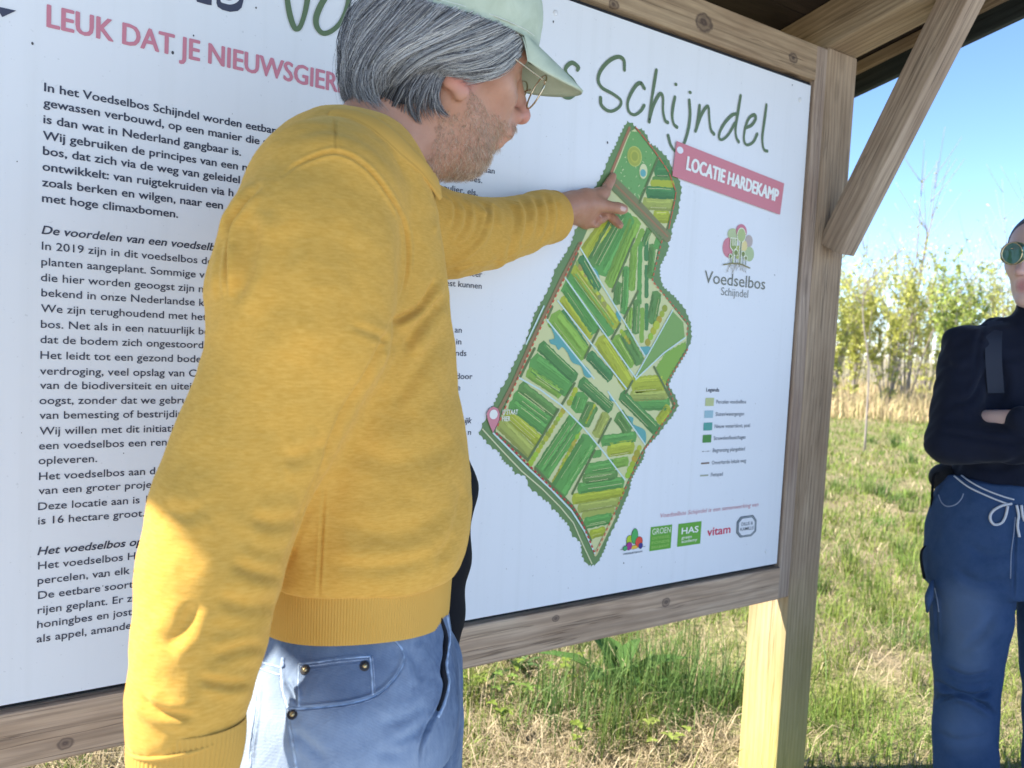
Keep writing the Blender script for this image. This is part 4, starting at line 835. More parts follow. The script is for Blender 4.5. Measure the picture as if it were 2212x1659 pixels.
# collar
def collar():
    up_ = catmull([(728, 236), (752, 236), (777, 241), (817, 257), (852, 281), (887, 315), (917, 346), (934, 370)], 5); lw_ = catmull([(712, 248), (736, 251), (762, 258), (799, 277), (832, 304), (866, 335), (899, 362), (922, 386)], 5)
    ring = []
    for a, c in zip(up_, lw_):
        q = hitS(*c); p = hitS(*a); n = hitB(*a); p = p if p is not None else n
        if q is None: continue
        if n is not None and p is not None and (n-CAM)@(n-CAM) < (p-CAM)@(p-CAM): p = n
        if p is None: p = q+(W(*a, 1)-W(*c, 1))*.9
        ring.append((q, p))
    L_ = np.array([r[0] for r in ring]); U_ = np.array([r[1] for r in ring]); dU = np.linalg.norm(U_-CAM, axis=1); dL = np.linalg.norm(L_-CAM, axis=1)
    k = np.ones(9)/9; sm = lambda v: np.convolve(np.pad(v, 4, 'edge'), k, 'valid'); dU, dL = sm(np.minimum(dU, dL+.03)), sm(dL)
    U_ = CAM+(U_-CAM)/np.linalg.norm(U_-CAM, axis=1)[:, None]*(dU-.005)[:, None]; L_ = CAM+(L_-CAM)/np.linalg.norm(L_-CAM, axis=1)[:, None]*(dL-.001)[:, None]
    far = catmull([U_[-1], W(932, 366, .99), W(905, 325, 1.03), W(865, 285, 1.05), W(815, 258, 1.04), W(765, 246, 1.0), U_[0]], 6)[1:-1]
    c0 = (U_.mean(0)+far.mean(0))/2; Uf = far; Lf = far+(far-c0)*.22-np.array([0, 0, .02]); UU, LL = np.concatenate([U_, Uf]), np.concatenate([L_, Lf]); n = len(UU); out = []
    for i in range(n):
        d = LL[i]-UU[i]; t_ = UU[(i+1) % n]-UU[i-1]; nn = np.cross(t_, d); nn /= np.linalg.norm(nn)+1e-9; o_ = UU[i]-c0; nn *= np.sign(nn.dot(o_)+1e-9)
        out.append([UU[i]-nn*.004+d*.10, UU[i]-nn*.001, UU[i]+nn*.0022+d*.10, UU[i]+nn*.0034+d*.35, UU[i]+nn*.0034+d*.7, UU[i]+nn*.0018+d*.93, UU[i]+nn*.0002+d*.98, UU[i]+nn*.002+d*1.06, UU[i]-nn*.003+d*1.12])
    k = len(out[0]); mb = MB(); mb.add(np.array(out).reshape(-1, 3), [[i*k+j, i*k+j+1, ((i+1) % n)*k+j+1, ((i+1) % n)*k+j] for i in range(n) for j in range(k-1)]); return mb.build('rib_collar', m_rib, SWT)
# ------------------------------------------------------------------ head frame
th, ps, ro = R(10), R(26.5), R(14)
def cvec(x, y, z): return CM@np.array([x, y, z])
Fh = np.array([math.cos(th)*math.cos(ps), math.sin(th), math.cos(th)*math.sin(ps)]); U0 = np.array([math.sin(th)*math.cos(ps), -math.cos(th), math.sin(th)*math.sin(ps)]); L0 = np.array([-math.sin(ps), 0, math.cos(ps)])
Lh = math.cos(ro)*L0+math.sin(ro)*U0; Uh = -math.sin(ro)*L0+math.cos(ro)*U0
HM = CM@np.stack([Fh, Lh, Uh], 1); HC = CAM+CM@np.array([-.0845, -.4075, .985])
hw = lambda P: HC+np.asarray(P)@HM.T
hl = lambda P: (np.asarray(P)-HC)@HM
hm = lambda P: ml(hw(P))                        # head frame -> man frame
HR = MR.T@HM
body = Sdf()
def he(c, r, k=.012, op='u'): body.add(ell(hm(c), r, HR), k, op)
def hc(a, b, ra, rb, k=.012, op='u'): body.add(cone(hm(a), hm(b), ra, rb), k, op)
he((-.008, 0, .045), (.094, .073, .082), .02); he((.040, 0, -.028), (.056, .056, .082), .03)
for s in (-1, 1):
    hc((.0, .052*s, -.045), (.053, .018*s, -.097), .021, .016, .03); hc((.058, .045*s, -.006), (.075, .028*s, -.014), .017, .014, .025)
    hc((.085, .012*s, .036), (.078, .045*s, .032), .010, .010, .02)
he((.056, 0, -.093), (.017, .02, .016), .02); he((.018, 0, -.095), (.048, .045, .028), .03)
for s in (-1, 1): he((.098, .033*s, .014), (.016, .017, .012), .012, 's')
for s in (-1, 1): he((.076, .032*s, .013), (.0135, .0135, .0125), .003)
hc((.088, 0, .028), (.116, 0, -.022), .009, .0115, .012); he((.118, 0, -.026), (.0115, .011, .010), .008)
for s in (-1, 1): he((.105, .013*s, -.030), (.011, .0075, .0085), .006); he((.113, .007*s, -.037), (.006, .0035, .005), .003, 's')
hc((.097, -.017, -.057), (.097, .017, -.057), .0085, .008, .008); hc((.089, -.014, -.0705), (.089, .014, -.0705), .0092, .009, .008)
he((.112, 0, -.0635), (.010, .026, .0020), .002, 's'); he((.094, 0, -.048), (.016, .022, .012), .015)
# ear: near side and far side
for s in (-1, 1):
    Er = HR@np.array([[math.cos(.35), 0, math.sin(.35)], [0, 1, 0], [-math.sin(.35), 0, math.cos(.35)]])
    body.add(ell(hm((-.006, .080*s, -.008)), (.020, .0095, .036), Er), .006); body.add(ell(hm((.001, .087*s, -.004)), (.010, .007, .018), Er), .006, 's'); body.add(ell(hm((.003, .080*s, -.040)), (.010, .0075, .012), Er), .006)
    hc((-.014, .083*s, .028), (.006, .082*s, .031), .0045, .004, .004)
# neck, trunk and limbs under the clothes
nb_ = wl(815, 325, .965)
body.add(cone(hm((-.028, 0, -.02)), nb_, .057, .058), .03); hc((.02, 0, -.085), (-.01, 0, -.10), .04, .05, .03)
sh_r, sh_l = wl(700, 420, .82), wl(770, 425, 1.10); pel = np.array([tr[-1][1], tr[-1][2], .90])
body.add(cone(nb_, nb_+[-.03, 0, -.08], .055, .07), .03); body.add(cone(sh_r, sh_l, .055, .055), .05); body.add(cone(nb_+[-.05, 0, -.13], pel, .085, .10), .06)
hip_r, hip_l = pel+[0, -.085, -.05], pel+[0, .085, -.05]; ft_r, ft_l = np.array([pel[0]-.02, -.12+pel[1], .07]), np.array([pel[0]+.06, .11+pel[1], .07])
for h_, f_ in ((hip_r, ft_r), (hip_l, ft_l)):
    kn = (h_+f_)/2+[.03, 0, .02]; body.add(cone(h_, kn, .075, .052), .05); body.add(cone(kn, f_, .052, .038), .03); body.add(cone(f_+[-.03, 0, -.03], f_+[.14, 0, -.04], .036, .028), .02)
el_r = wl(545, 985, .76); wr_r = wl(402, 1640, .70); body.add(cone(sh_r, el_r, .048, .040), .03); body.add(cone(el_r, wr_r, .042, .026), .03)
el_l = wl(960, 512, 1.28); body.add(cone(sh_l, el_l, .045, .040), .03); body.add(cone(el_l, wl(1208, 452, 1.572), .040, .029), .02)
Zh = lambda x, y, d: wl(1179.8+x/10.0, 353.9+y/10.0, d)
def hand_(pts, k=.006): body.add(chainp([(Zh(x, y, d), r) for x, y, d, r in pts]), k)
hand_([(250, 965, 1.572, .029), (480, 915, 1.59, .0265), (640, 900, 1.60, .026)], .012)
hand_([(600, 800, 1.60, .020), (850, 740, 1.615, .0185), (1150, 690, 1.64, .0155), (1265, 620, 1.648, .0125)], .012)     # index metacarpal
hand_([(620, 950, 1.605, .022), (850, 900, 1.612, .020), (1100, 880, 1.622, .015), (1330, 925, 1.628, .0118)], .010)      # thumb base
hand_([(600, 1080, 1.61, .020), (850, 1050, 1.63, .020), (1050, 1010, 1.65, .016)], .012); hand_([(620, 1120, 1.62, .017), (850, 1230, 1.645, .016), (960, 1180, 1.655, .012)], .012)
hand_([(1250, 625, 1.648, .0122), (1325, 480, 1.658, .0105), (1390, 370, 1.664, .0098), (1438, 268, 1.668, .0088)], .005)     # index
hand_([(1330, 925, 1.628, .0118), (1540, 955, 1.632, .0118), (1640, 978, 1.634, .0108), (1690, 990, 1.636, .0088)], .005)  # thumb
hand_([(1150, 960, 1.655, .0125), (1330, 1080, 1.665, .0105), (1480, 1215, 1.662, .0098), (1590, 1325, 1.655, .0088)], .004)  # middle
hand_([(1040, 1040, 1.66, .0115), (1190, 1090, 1.668, .0100), (1225, 1180, 1.655, .0096), (1165, 1215, 1.64, .0088)], .003)  # ring
hand_([(920, 1150, 1.655, .0105), (1060, 1210, 1.664, .0092), (1090, 1290, 1.65, .0088), (1040, 1315, 1.637, .0082)], .003)  # little
# lowered hand, just below the picture's edge
wr2 = wl(400, 1700, .695); dn = np.array([.01, -.01, -1]); dn /= np.linalg.norm(dn)
body.add(cone(wr_r, wr2+dn*.02, .027, .027), .015); body.add(cone(wr2+dn*.02, wr2+dn*.075+[.005, .004, 0], .030, .032), .02)
for k_, (o, l_, r_) in enumerate((((.030, .008, 0), .085, .0092), ((.010, .004, 0), .095, .0095), ((-.010, .004, 0), .088, .0092), ((-.028, .008, 0), .07, .0082))):
    p0 = wr2+dn*.085+np.array(o); p1 = p0+dn*l_*.5+[.004, .008, 0]; p2 = p1+dn*l_*.5+[0, .022, 0]; body.add(cone(p0, p1, r_+.001, r_), .004); body.add(cone(p1, p2, r_, r_-.0015), .004)
body.add(chainp([(wr2+dn*.03+[.02, .01, 0], .016), (wr2+dn*.07+[.045, .02, 0], .012), (wr2+dn*.105+[.05, .03, 0], .009)]), .008)
bl = np.array([-.55, -.42, .0]); bh = np.array([.78, .85, 1.86])
V, Q = body.mesh(bl, bh, .0034); V = smooth_mesh(V, Q, 2, .5); V = mw_(V)
zH = lambda *p: [(1179.8+x/10.0, 353.9+y/10.0) for x, y in p]
V = sculpt(V, Q, [(zH((880, 1010), (930, 960), (960, 900)), .8, .0012, .0006, 0), (zH((990, 1030), (1030, 960), (1050, 900)), .8, .0012, .0006, 0), (zH((1110, 1040), (1130, 960), (1140, 900)), .8, .0012, .0006, 0), (zH((1220, 1040), (1240, 960), (1240, 900)), .8, .0012, .0006, 0), (zH((1310, 1030), (1340, 980), (1330, 930)), .9, .0014, .0007, 0),
      (zH((480, 1050), (650, 1030), (850, 1030)), 1.2, .001, .0007, 0), (zH((1330, 900), (1400, 1000)), 1.2, .001, .0006, 0), (zH((1530, 900), (1560, 1020)), 1.0, .0009, .0006, 0)])
m_skin, t, b = new_mat('skin', .48, .35); v = mapping(t); n1 = noise(t, v, 28, 4); n2 = noise(t, v, 420, 2)
c = mixc(t, ramp(t, n1, [(.3, (0, 0, 0)), (.72, (1, 1, 1))]), (.42, .205, .125), (.51, .275, .18)); c = mixc(t, math_n(t, 'MULTIPLY', ramp(t, n2, [(.6, (0, 0, 0)), (.75, (1, 1, 1))]), .25), c, (.40, .19, .13))
# redder ear and nose: real colour of the skin, by distance from those places
def spot(t, c, centre, radius, col, amt):
    ds = t.nodes.new('ShaderNodeVectorMath'); ds.operation = 'DISTANCE'; tc = t.nodes.new('ShaderNodeTexCoord'); t.links.new(tc.outputs['Object'], ds.inputs[0]); ds.inputs[1].default_value = centre
    return mixc(t, math_n(t, 'MULTIPLY', ramp(t, math_n(t, 'DIVIDE', ds.outputs['Value'], radius), [(.45, (1, 1, 1)), (1., (0, 0, 0))]), amt), c, col)
c = spot(t, c, hw((0, -.08, -.005)), .042, (.62, .22, .20), .8); c = spot(t, c, hw((.12, 0, -.03)), .03, (.55, .22, .17), .6); c = spot(t, c, hw((.095, 0, -.064)), .022, (.46, .20, .17), .7)
t.links.new(c, b.inputs['Base Color']); b.inputs['Subsurface Weight'].default_value = .12; b.inputs['Subsurface Radius'].default_value = (.006, .002, .001); b.inputs['Subsurface Scale'].default_value = 1
b3_ = bump(t, b, noise(t, v, 300, 3), .35, .0009); bump(t, b, noise(t, v, 90, 4, .6), .25, .0015, b3_)
hitB = Hit(V, Q); BODY = link('body', mesh_arrays('body', V, quads=Q), m_skin, MAN); BV, BQ = V, Q
COLLAR = collar()
# thumb and finger nails
mb = MB(); m_nail = flat('nail', (.66, .45, .38), .25, .5)
def nail(px, py, w, l, dirv):
    p = hitB(px, py); 
    if p is None: return
    q = hitB(px+.8, py); r_ = hitB(px, py+.8); n = np.cross(q-p, r_-p); n /= np.linalg.norm(n); n *= -np.sign(n.dot(p-CAM)); a_ = W(px+dirv[0], py+dirv[1], proj(p)[0, 2])-p; a_ -= n*a_.dot(n); a_ /= np.linalg.norm(a_); s_ = np.cross(n, a_)
    VV = [p+a_*l*u+s_*w*v_*math.sqrt(max(0, 1-.5*u*u))+n*(.0006-.0018*v_*v_) for u in np.linspace(-1, 1, 7) for v_ in np.linspace(-1, 1, 7)]
    mb.add(VV, [[i*7+j, i*7+j+1, (i+1)*7+j+1, (i+1)*7+j] for i in range(6) for j in range(6)])
nail(*zH((1665, 965))[0], .0055, .0065, (5, 1.5)); nail(*zH((1185, 1130))[0], .004, .0038, (1, 4)); mb.build('nail', m_nail, MAN)
# ------------------------------------------------------------------ cap
z2 = lambda *p: [(737.4+x/3.75, y/3.75) for x, y in p]
CC, CR = np.array([-.004, 0, .055]), np.array([.111, .088, .098])
def ell_hit(px, py, c, r):
    o = (hl(CAM)-c)/r; d = (ray(px, py)@HM)/r; a = d@d; bq = o@d; cq = o@o-1; ds = bq*bq-a*cq
    t_ = (-bq-math.sqrt(ds))/a if ds > 0 else -bq/a
    p = o+d*t_
    if ds <= 0: p = p/np.linalg.norm(p)
    return p*r+c
def plane_hit(px, py, y0):
    o = hl(CAM); d = ray(px, py)@HM; return o+d*((y0-o[1])/d[1])
bandp = np.array([ell_hit(*q, CC, CR) for q in z2((590, 2), (700, 25), (850, 70), (1000, 112), (1150, 158), (1300, 218), (1420, 262), (1500, 287))])
# band plane z = a + b x (symmetric about the middle of the head)
Am = np.stack([np.ones(len(bandp)), bandp[:, 0]], 1); ab = np.linalg.lstsq(Am, bandp[:, 2], rcond=None)[0]
nrmc = np.array([-ab[1], 0, 1.]); nrmc /= np.linalg.norm(nrmc); xc = np.array([1, 0, ab[1]]); xc /= np.linalg.norm(xc); yc = np.array([0, 1., 0])
def cap_pt(az, f, off=0):
    """az around, f 0 at the crown .. 1 at the band"""
    lo_, hi_ = 0., math.pi*.9
    def P(a): d = math.cos(a)*nrmc+math.sin(a)*(math.cos(az)*xc+math.sin(az)*yc); return CC+d/np.linalg.norm(d/CR)
    for _ in range(30):
        m = (lo_+hi_)/2; p = P(m)
        if p[2]-ab[0]-ab[1]*p[0] > 0: lo_ = m
        else: hi_ = m
    p = P(lo_*f); n = (p-CC)/CR**2; n /= np.linalg.norm(n)
    fl = .010*math.sin(math.pi*min(1, f*1.05))*(1 if True else 0)
    return p+n*(off+.002+fl*(.6+.5*math.cos(az)))
NA, NF = 96, 22; VV = []
for lay, off in ((0, 0.), (1, -.0022)):
    for j in range(NF+1):
        for i in range(NA):
            az = 2*math.pi*i/NA; f = j/NF; seam = abs(((az/(math.pi/3)+.0) % 1)-0); seam = min(seam, 1-seam)*(math.pi/3); g = -.0013*math.exp(-(seam/.03)**2)*(f > .05)
            w = .0012*math.sin(az*5+f*4)*f+.0009*math.sin(az*11-f*7)*f
            VV.append(hw(cap_pt(az, max(f, .004), off+(g+w if lay == 0 else 0)+(.0012 if (j >= NF-1 and lay == 0) else 0))))
n1_ = (NF+1)*NA; FF = []
for lay in (0, 1):
    for j in range(NF):
        for i in range(NA):
            q = [lay*n1_+j*NA+i, lay*n1_+j*NA+(i+1) % NA, lay*n1_+(j+1)*NA+(i+1) % NA, lay*n1_+(j+1)*NA+i]; FF.append(q[::-1] if lay == 0 else q)
for i in range(NA): FF.append([NF*NA+i, NF*NA+(i+1) % NA, n1_+NF*NA+(i+1) % NA, n1_+NF*NA+i])
m_cap, t, b = new_mat('washed_cap_cloth', .85, .15); v = mapping(t); n1 = noise(t, v, 22, 5, .6, .6); n2 = noise(t, mapping(t, (1, 1, 1)), 1400, 2)
t.links.new(mixc(t, ramp(t, n1, [(.3, (0, 0, 0)), (.7, (1, 1, 1))]), (.42, .465, .33), (.55, .60, .455)), b.inputs['Base Color']); b2_ = bump(t, b, noise(t, v, 60, 4, .6), .4, .003); bump(t, b, n2, .2, .0006, b2_)
CAPO = link('cap', mesh_arrays('cap', np.array(VV), quads=np.array(FF)), m_cap, MAN)
fr = cap_pt(0, 1.); tip = plane_hit(1253, 196, .0); 
dv = tip-fr; dv[1] = 0; BL_ = np.linalg.norm(dv); dv /= BL_
VV, FF = [], []; NB, NT = 41, 9; dn_ = np.cross(dv, [0, -1., 0]); dn_ *= -np.sign(dn_[2])   # downwards, across the brim
AZM = R(47)
for lay, off in ((0, .0018), (1, -.0018)):
    for i in range(NB):
        az = -AZM+2*AZM*i/(NB-1); p = cap_pt(az, 1.); L_ = BL_*math.sqrt(max(.0, 1-(az/AZM)**2*.97))**.8; yy = p[1]
        for j in range(NT+1):
            f = j/NT; q = p+(dv*1.0+np.array([0, yy*1.2, 0])*.9*(1))*L_*f; drop = .020*(yy/.08)**2*f+.006*f*f
            q = q+dn_*drop; VV.append(hw(q-dn_*off))
n1_ = NB*(NT+1)
for lay in (0, 1):
    for i in range(NB-1):
        for j in range(NT):
            q = [lay*n1_+i*(NT+1)+j, lay*n1_+i*(NT+1)+j+1, lay*n1_+(i+1)*(NT+1)+j+1, lay*n1_+(i+1)*(NT+1)+j]; FF.append(q if lay == 0 else q[::-1])
for i in range(NB-1): FF.append([i*(NT+1)+NT, n1_+i*(NT+1)+NT, n1_+(i+1)*(NT+1)+NT, (i+1)*(NT+1)+NT])
BR_ = link('brim', mesh_arrays('brim', np.array(VV), quads=np.array(FF)), m_cap, CAPO)
mb = MB(); q = np.array([hw(cap_pt(az, .96, .0012)) for az in np.linspace(0, 2*math.pi, 97)]); mb.tube(q, .0006, 5); mb.build('band_stitching', flat('thread', (.62, .64, .55), .9), CAPO)
p_ = ell_hit(1052, 2, CC, CR); mb = MB(); k_ = int(0)
az0 = math.atan2((p_-CC)@yc, (p_-CC)@xc); c_ = cap_pt(az0, .72, .001); t1 = cap_pt(az0+.01, .72, .001)-c_; t1 /= np.linalg.norm(t1); t2 = cap_pt(az0, .74, .001)-c_; t2 /= np.linalg.norm(t2)
mb.tube(np.array([hw(c_+.004*(math.cos(a)*t1+math.sin(a)*t2)) for a in np.linspace(0, 2*math.pi, 20)]), .0008, 6); mb.build('eyelet', bpy.data.materials['thread'], CAPO)
# ------------------------------------------------------------------ glasses
lc = plane_hit(1159, 199, -.034); rl = .0235
m_gold = flat('thin_metal', (.62, .52, .36), .25, .5, 1)
tilt = R(-12); ln_ = np.array([math.cos(tilt), 0, math.sin(tilt)]); lu = np.array([-math.sin(tilt), 0, math.cos(tilt)])
mb = MB(); lens = MB()
for s in (-1, 1):
    c_ = np.array([lc[0], .034*s, lc[2]]); ly_ = np.array([-.10*s*s, 1, 0.]); ly_ = np.array([-.12*s, 1, 0]); ly_ /= np.linalg.norm(ly_)
    a_ = np.linspace(0, 2*math.pi, 49); rim = np.array([hw(c_+rl*(math.cos(a)*ly_*1.03+math.sin(a)*lu)) for a in a_]); mb.tube(rim, .0011, 8)
    hg = c_+ly_*rl*s+lu*.010+np.array([-.003, .004*s, 0]); mb.tube(np.array([hw(c_+ly_*rl*.93*s+lu*.008), hw(hg)]), .0014, 8)
    tp_ = catmull([hw(hg), hw((hg+np.array([.0, .082*s, .028]))*np.array([.5, .5, .5])+np.array([.0, .006*s, 0])), hw((.006, .081*s, .032)), hw((-.016, .081*s, .014))], 8); mb.tube(tp_, .0010, 8)
    pts = rim[:-1]; cp = pts.mean(0); lens.add(np.vstack([pts, [cp+HM@ln_*.001]]), [[i, (i+1) % 48, 48] for i in range(48)])
mb.tube(catmull([hw((lc[0], -.012, lc[2]+.004)), hw((lc[0]+.004, 0, lc[2]+.008)), hw((lc[0], .012, lc[2]+.004))], 6), .0011, 8)
GLS = mb.build('glasses', m_gold, MAN)
m_lens, t, b = new_mat('clear_lens', .03, .5); gl = t.nodes.new('ShaderNodeBsdfGlossy'); gl.inputs['Roughness'].default_value = .02; tp = t.nodes.new('ShaderNodeBsdfTransparent'); mx = t.nodes.new('ShaderNodeMixShader'); mx.inputs[0].default_value = .10
t.links.new(tp.outputs[0], mx.inputs[1]); t.links.new(gl.outputs[0], mx.inputs[2]); t.links.new(mx.outputs[0], t.nodes['Material Output'].inputs[0])
lens.build('lens', m_lens, GLS)
# ------------------------------------------------------------------ hair
HCc, HCr = np.array([-.016, 0, .000]), np.array([.114, .096, .138])
hb = Sdf(); hb.add(ell(hm((-.016, 0, .036)), (.104, .086, .098), HR), .01); hb.add(ell(hm((-.058, 0, -.045)), (.048, .072, .060), HR), .03)
hb.add(lambda P: ((P-hm((.055, 0, .02)).astype(np.float32))@(-HR[:, 0]*.86-HR[:, 2]*.5).astype(np.float32)), .01, 's')
hb.add(ell(hm((.03, -.085, -.045)), (.055, .06, .06), HR), .01, 's'); hb.add(ell(hm((.03, .085, -.045)), (.055, .06, .06), HR), .01, 's'); hb.add(ell(hm((.085, 0, -.02)), (.09, .12, .075), HR), .01, 's')
c_ = hm((0, 0, 0)); V, Q = hb.mesh(c_-.2, c_+.2, .004); V = mw_(smooth_mesh(V, Q, 2))
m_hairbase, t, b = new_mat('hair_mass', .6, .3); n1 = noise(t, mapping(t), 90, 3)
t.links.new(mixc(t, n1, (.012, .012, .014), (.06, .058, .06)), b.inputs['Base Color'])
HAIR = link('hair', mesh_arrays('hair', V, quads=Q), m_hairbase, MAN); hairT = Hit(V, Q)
m_hair = tint_mat('grey_hair', .42, .5)
class Strands:
    def __init__(s): s.V = []; s.Q = []; s.C = []; s.n = 0
    def add(s, P, r, col, flat_n=3):
        P = np.asarray(P); m = len(P); T = np.gradient(P, axis=0); T /= np.linalg.norm(T, axis=1)[:, None]+1e-9; ref = CAM-P[m//2]; ref /= np.linalg.norm(ref)
        u = np.cross(T, ref); u /= np.linalg.norm(u, axis=1)[:, None]+1e-9; w = np.cross(u, T); rr = r*np.array([1.0 if i < m-2 else (.75 if i == m-2 else .2) for i in range(m)])
        for k in range(3):
            a = 2*math.pi*k/3+.5
            s.V.append(P+rr[:, None]*(math.cos(a)*u+math.sin(a)*w))
        i0 = s.n; Qs = [[i0+k*m+i, i0+((k+1) % 3)*m+i, i0+((k+1) % 3)*m+i+1, i0+k*m+i+1] for k in range(3) for i in range(m-1)]; s.Q += Qs; s.n += 3*m
        cc = np.asarray(col, float)
        if cc.ndim == 1: cc = np.tile(cc, (m, 1))
        for k in range(3): s.C.append(cc)
    def build(s, name, mat, parent):
        me = mesh_arrays(name, np.concatenate(s.V), quads=np.array(s.Q)); set_col(me, np.concatenate(s.C)); return link(name, me, mat, parent)
GD = [z2((330, -100), (170, -10), (65, 140), (8, 330), (-6, 520), (8, 680), (45, 790)), z2((420, -40), (250, 110), (110, 280), (30, 450), (2, 600), (20, 720), (60, 800)),
      z2((520, -30), (400, 130), (230, 320), (110, 500), (60, 680), (100, 790)),
      z2((650, 15), (480, 170), (300, 350), (190, 500), (130, 650), (170, 790), (320, 930)),
      z2((760, 42), (620, 200), (430, 370), (270, 540), (220, 690), (260, 830)),
      z2((900, 80), (740, 190), (560, 320), (370, 450), (270, 600), (250, 720)),
      z2((1050, 125), (880, 210), (650, 320), (440, 450), (340, 560), (330, 720)),
      z2((1180, 170), (1000, 250), (780, 340), (560, 450), (430, 560), (345, 700)),
      z2((1300, 215), (1120, 290), (900, 370), (700, 450), (560, 540), (480, 640)),
      z2((1400, 255), (1250, 340), (1060, 410), (880, 460), (720, 510), (590, 600)),
      z2((1480, 290), (1330, 390), (1180, 450), (1000, 480), (860, 500), (740, 560)),
      z2((1490, 320), (1380, 430), (1250, 510), (1100, 550), (950, 570), (830, 575)),
      z2((1480, 360), (1400, 470), (1300, 560), (1190, 610), (1100, 640), (1060, 650))]
NK = [z2((900, 470), (800, 560), (700, 680), (640, 800), (600, 900), (640, 1000)), z2((880, 480), (800, 600), (760, 720), (760, 830), (800, 900), (870, 945)), z2((860, 480), (790, 600), (740, 740), (720, 860), (740, 940)), z2((760, 500), (650, 600), (570, 720), (540, 820), (570, 920), (620, 990)),
      z2((640, 540), (540, 640), (480, 740), (440, 820), (400, 900), (340, 935)), z2((420, 560), (330, 660), (270, 760), (260, 840), (290, 900)), z2((250, 600), (190, 700), (170, 790), (230, 860))]
def resample(P, n=9):
    P = catmull(P, 6); s = np.concatenate([[0], np.cumsum(np.linalg.norm(np.diff(P, axis=0), axis=1))]); u = np.linspace(0, s[-1], n); return np.stack([np.interp(u, s, P[:, k]) for k in range(2)], 1)
GDr = [resample(g) for g in GD]; NKr = [resample(g) for g in NK]
def hair_col(dark, k=None):
    k = random.random() if k is None else k
    if k < dark: c = np.array([.045, .046, .052])*random.uniform(.6, 1.6)
    elif k < dark+.30: c = np.array([.17, .17, .18])*random.uniform(.6, 1.3)
    elif k < .93: c = np.array([.46, .455, .45])*random.uniform(.75, 1.15)
    else: c = np.array([.62, .60, .56])*random.uniform(.85, 1.1)
    return c
hs = Strands()
def strand(path, lift, r, col):
    P = []
    for j, (x, y) in enumerate(path):
        q = ell_hit(x, y, HCc, HCr*(1+lift)); P.append(hw(q))
    P = np.array(P)
    if len(P) > 4: P[1:-1] = (P[:-2]+2*P[1:-1]+P[2:])/4
    hs.add(P, r, col)
for n in range(7800):
    g = random.random()*(len(GDr)-1.001); i = int(g); f = g-i; gc = (math.floor(g*7)+.5)/7; gt = np.clip(g+(gc-g)*np.linspace(0, 1.1, 9)**1.2*.85, 0, len(GDr)-1.001); path = np.array([GDr[int(q)][j]*(1-q+int(q))+GDr[int(q)+1][j]*(q-int(q)) for j, q in enumerate(gt)]); ck = math.sin(math.floor(g*7)*12.9898)*43758.5; ck -= math.floor(ck)
    wph = random.uniform(0, 6.28); jit = np.cumsum(rng.normal(0, 1.6, (9, 2)), axis=0)*.7+rng.normal(0, 3.5, 2)+np.stack([np.sin(np.arange(9)*.75+ck*40)*6.5, np.cos(np.arange(9)*.6+ck*70)*5.0], 1)*np.linspace(.2, 1.2, 9)[:, None]+np.stack([np.sin(np.arange(9)*.9+wph+g)*2.2, np.cos(np.arange(9)*.9+wph+g*2)*2.2], 1); path = path+jit
    a0 = random.uniform(0, .55) if random.random() < .6 else 0; a1 = random.uniform(.6, 1.); k0, k1 = int(a0*8), max(int(a0*8)+3, int(a1*8)+1); path = path[k0:k1+1]
    clump = (ck-.5)*1.3+math.sin(g*9.0)*.2; dark = .13+.22*max(0, -clump); c = hair_col(dark); m = len(path)
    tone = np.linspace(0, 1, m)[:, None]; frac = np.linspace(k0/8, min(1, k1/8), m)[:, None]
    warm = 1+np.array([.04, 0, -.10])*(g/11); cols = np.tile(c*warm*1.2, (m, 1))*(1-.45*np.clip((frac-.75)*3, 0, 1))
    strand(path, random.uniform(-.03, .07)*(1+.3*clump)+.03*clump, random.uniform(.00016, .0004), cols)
for n in range(1100):
    g = random.random()*(len(NKr)-1.001); i = int(g)
    f = min(1, max(0, random.gauss(.5, .33))) if random.random() < .4 else (0 if random.random() < .5 else 1)
    path = NKr[i]*(1-f)+NKr[i+1]*f; tw = np.linspace(1, .35, 9)[:, None]; path = path+rng.normal(0, 6, 2)*tw+np.cumsum(rng.normal(0, .8, (9, 2)), axis=0)
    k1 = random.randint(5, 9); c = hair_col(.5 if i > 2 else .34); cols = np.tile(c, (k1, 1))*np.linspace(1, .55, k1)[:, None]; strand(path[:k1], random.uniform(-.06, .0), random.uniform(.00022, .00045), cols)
EK = [resample(z2(*q)) for q in (((1400, 400), (1250, 480), (1100, 520), (960, 545), (830, 540)), ((1430, 430), (1300, 540), (1150, 595), (1000, 600), (840, 575)), ((1445, 440), (1340, 560), (1220, 620), (1120, 640), (1030, 620)))]
for n in range(700):
    g = random.random()*1.99; i = int(g); f = g-i; path = EK[i]*(1-f)+EK[i+1]*f+rng.normal(0, 2.5, 2)+np.cumsum(rng.normal(0, 1.3, (9, 2)), axis=0)+np.stack([np.zeros(9), np.sin(np.arange(9)*.9+n % 7)*2.5], 1); k1 = random.randint(6, 9)
    strand(path[:k1], random.uniform(.0, .06), random.uniform(.00016, .00036), hair_col(.10)*np.array([1.15, 1.12, 1.02]))
for n in range(260):   # loose flyaway hairs over the collar, crown and back
    g = random.random()*4; i = int(g); path = GDr[i]+rng.normal(0, 6, 2)+np.cumsum(rng.normal(0, 3., (9, 2)), axis=0); strand(path, random.uniform(.03, .12), .00018, hair_col(.3))
for n in range(14):
    x0 = random.uniform(735, 775); path = np.array([[x0, -30], [x0-12+random.uniform(-6, 6), 10], [x0-14+random.uniform(-4, 4), 45], [x0-4, 75], [x0+6, 95]]); strand(path, .05, .00022, hair_col(.4))
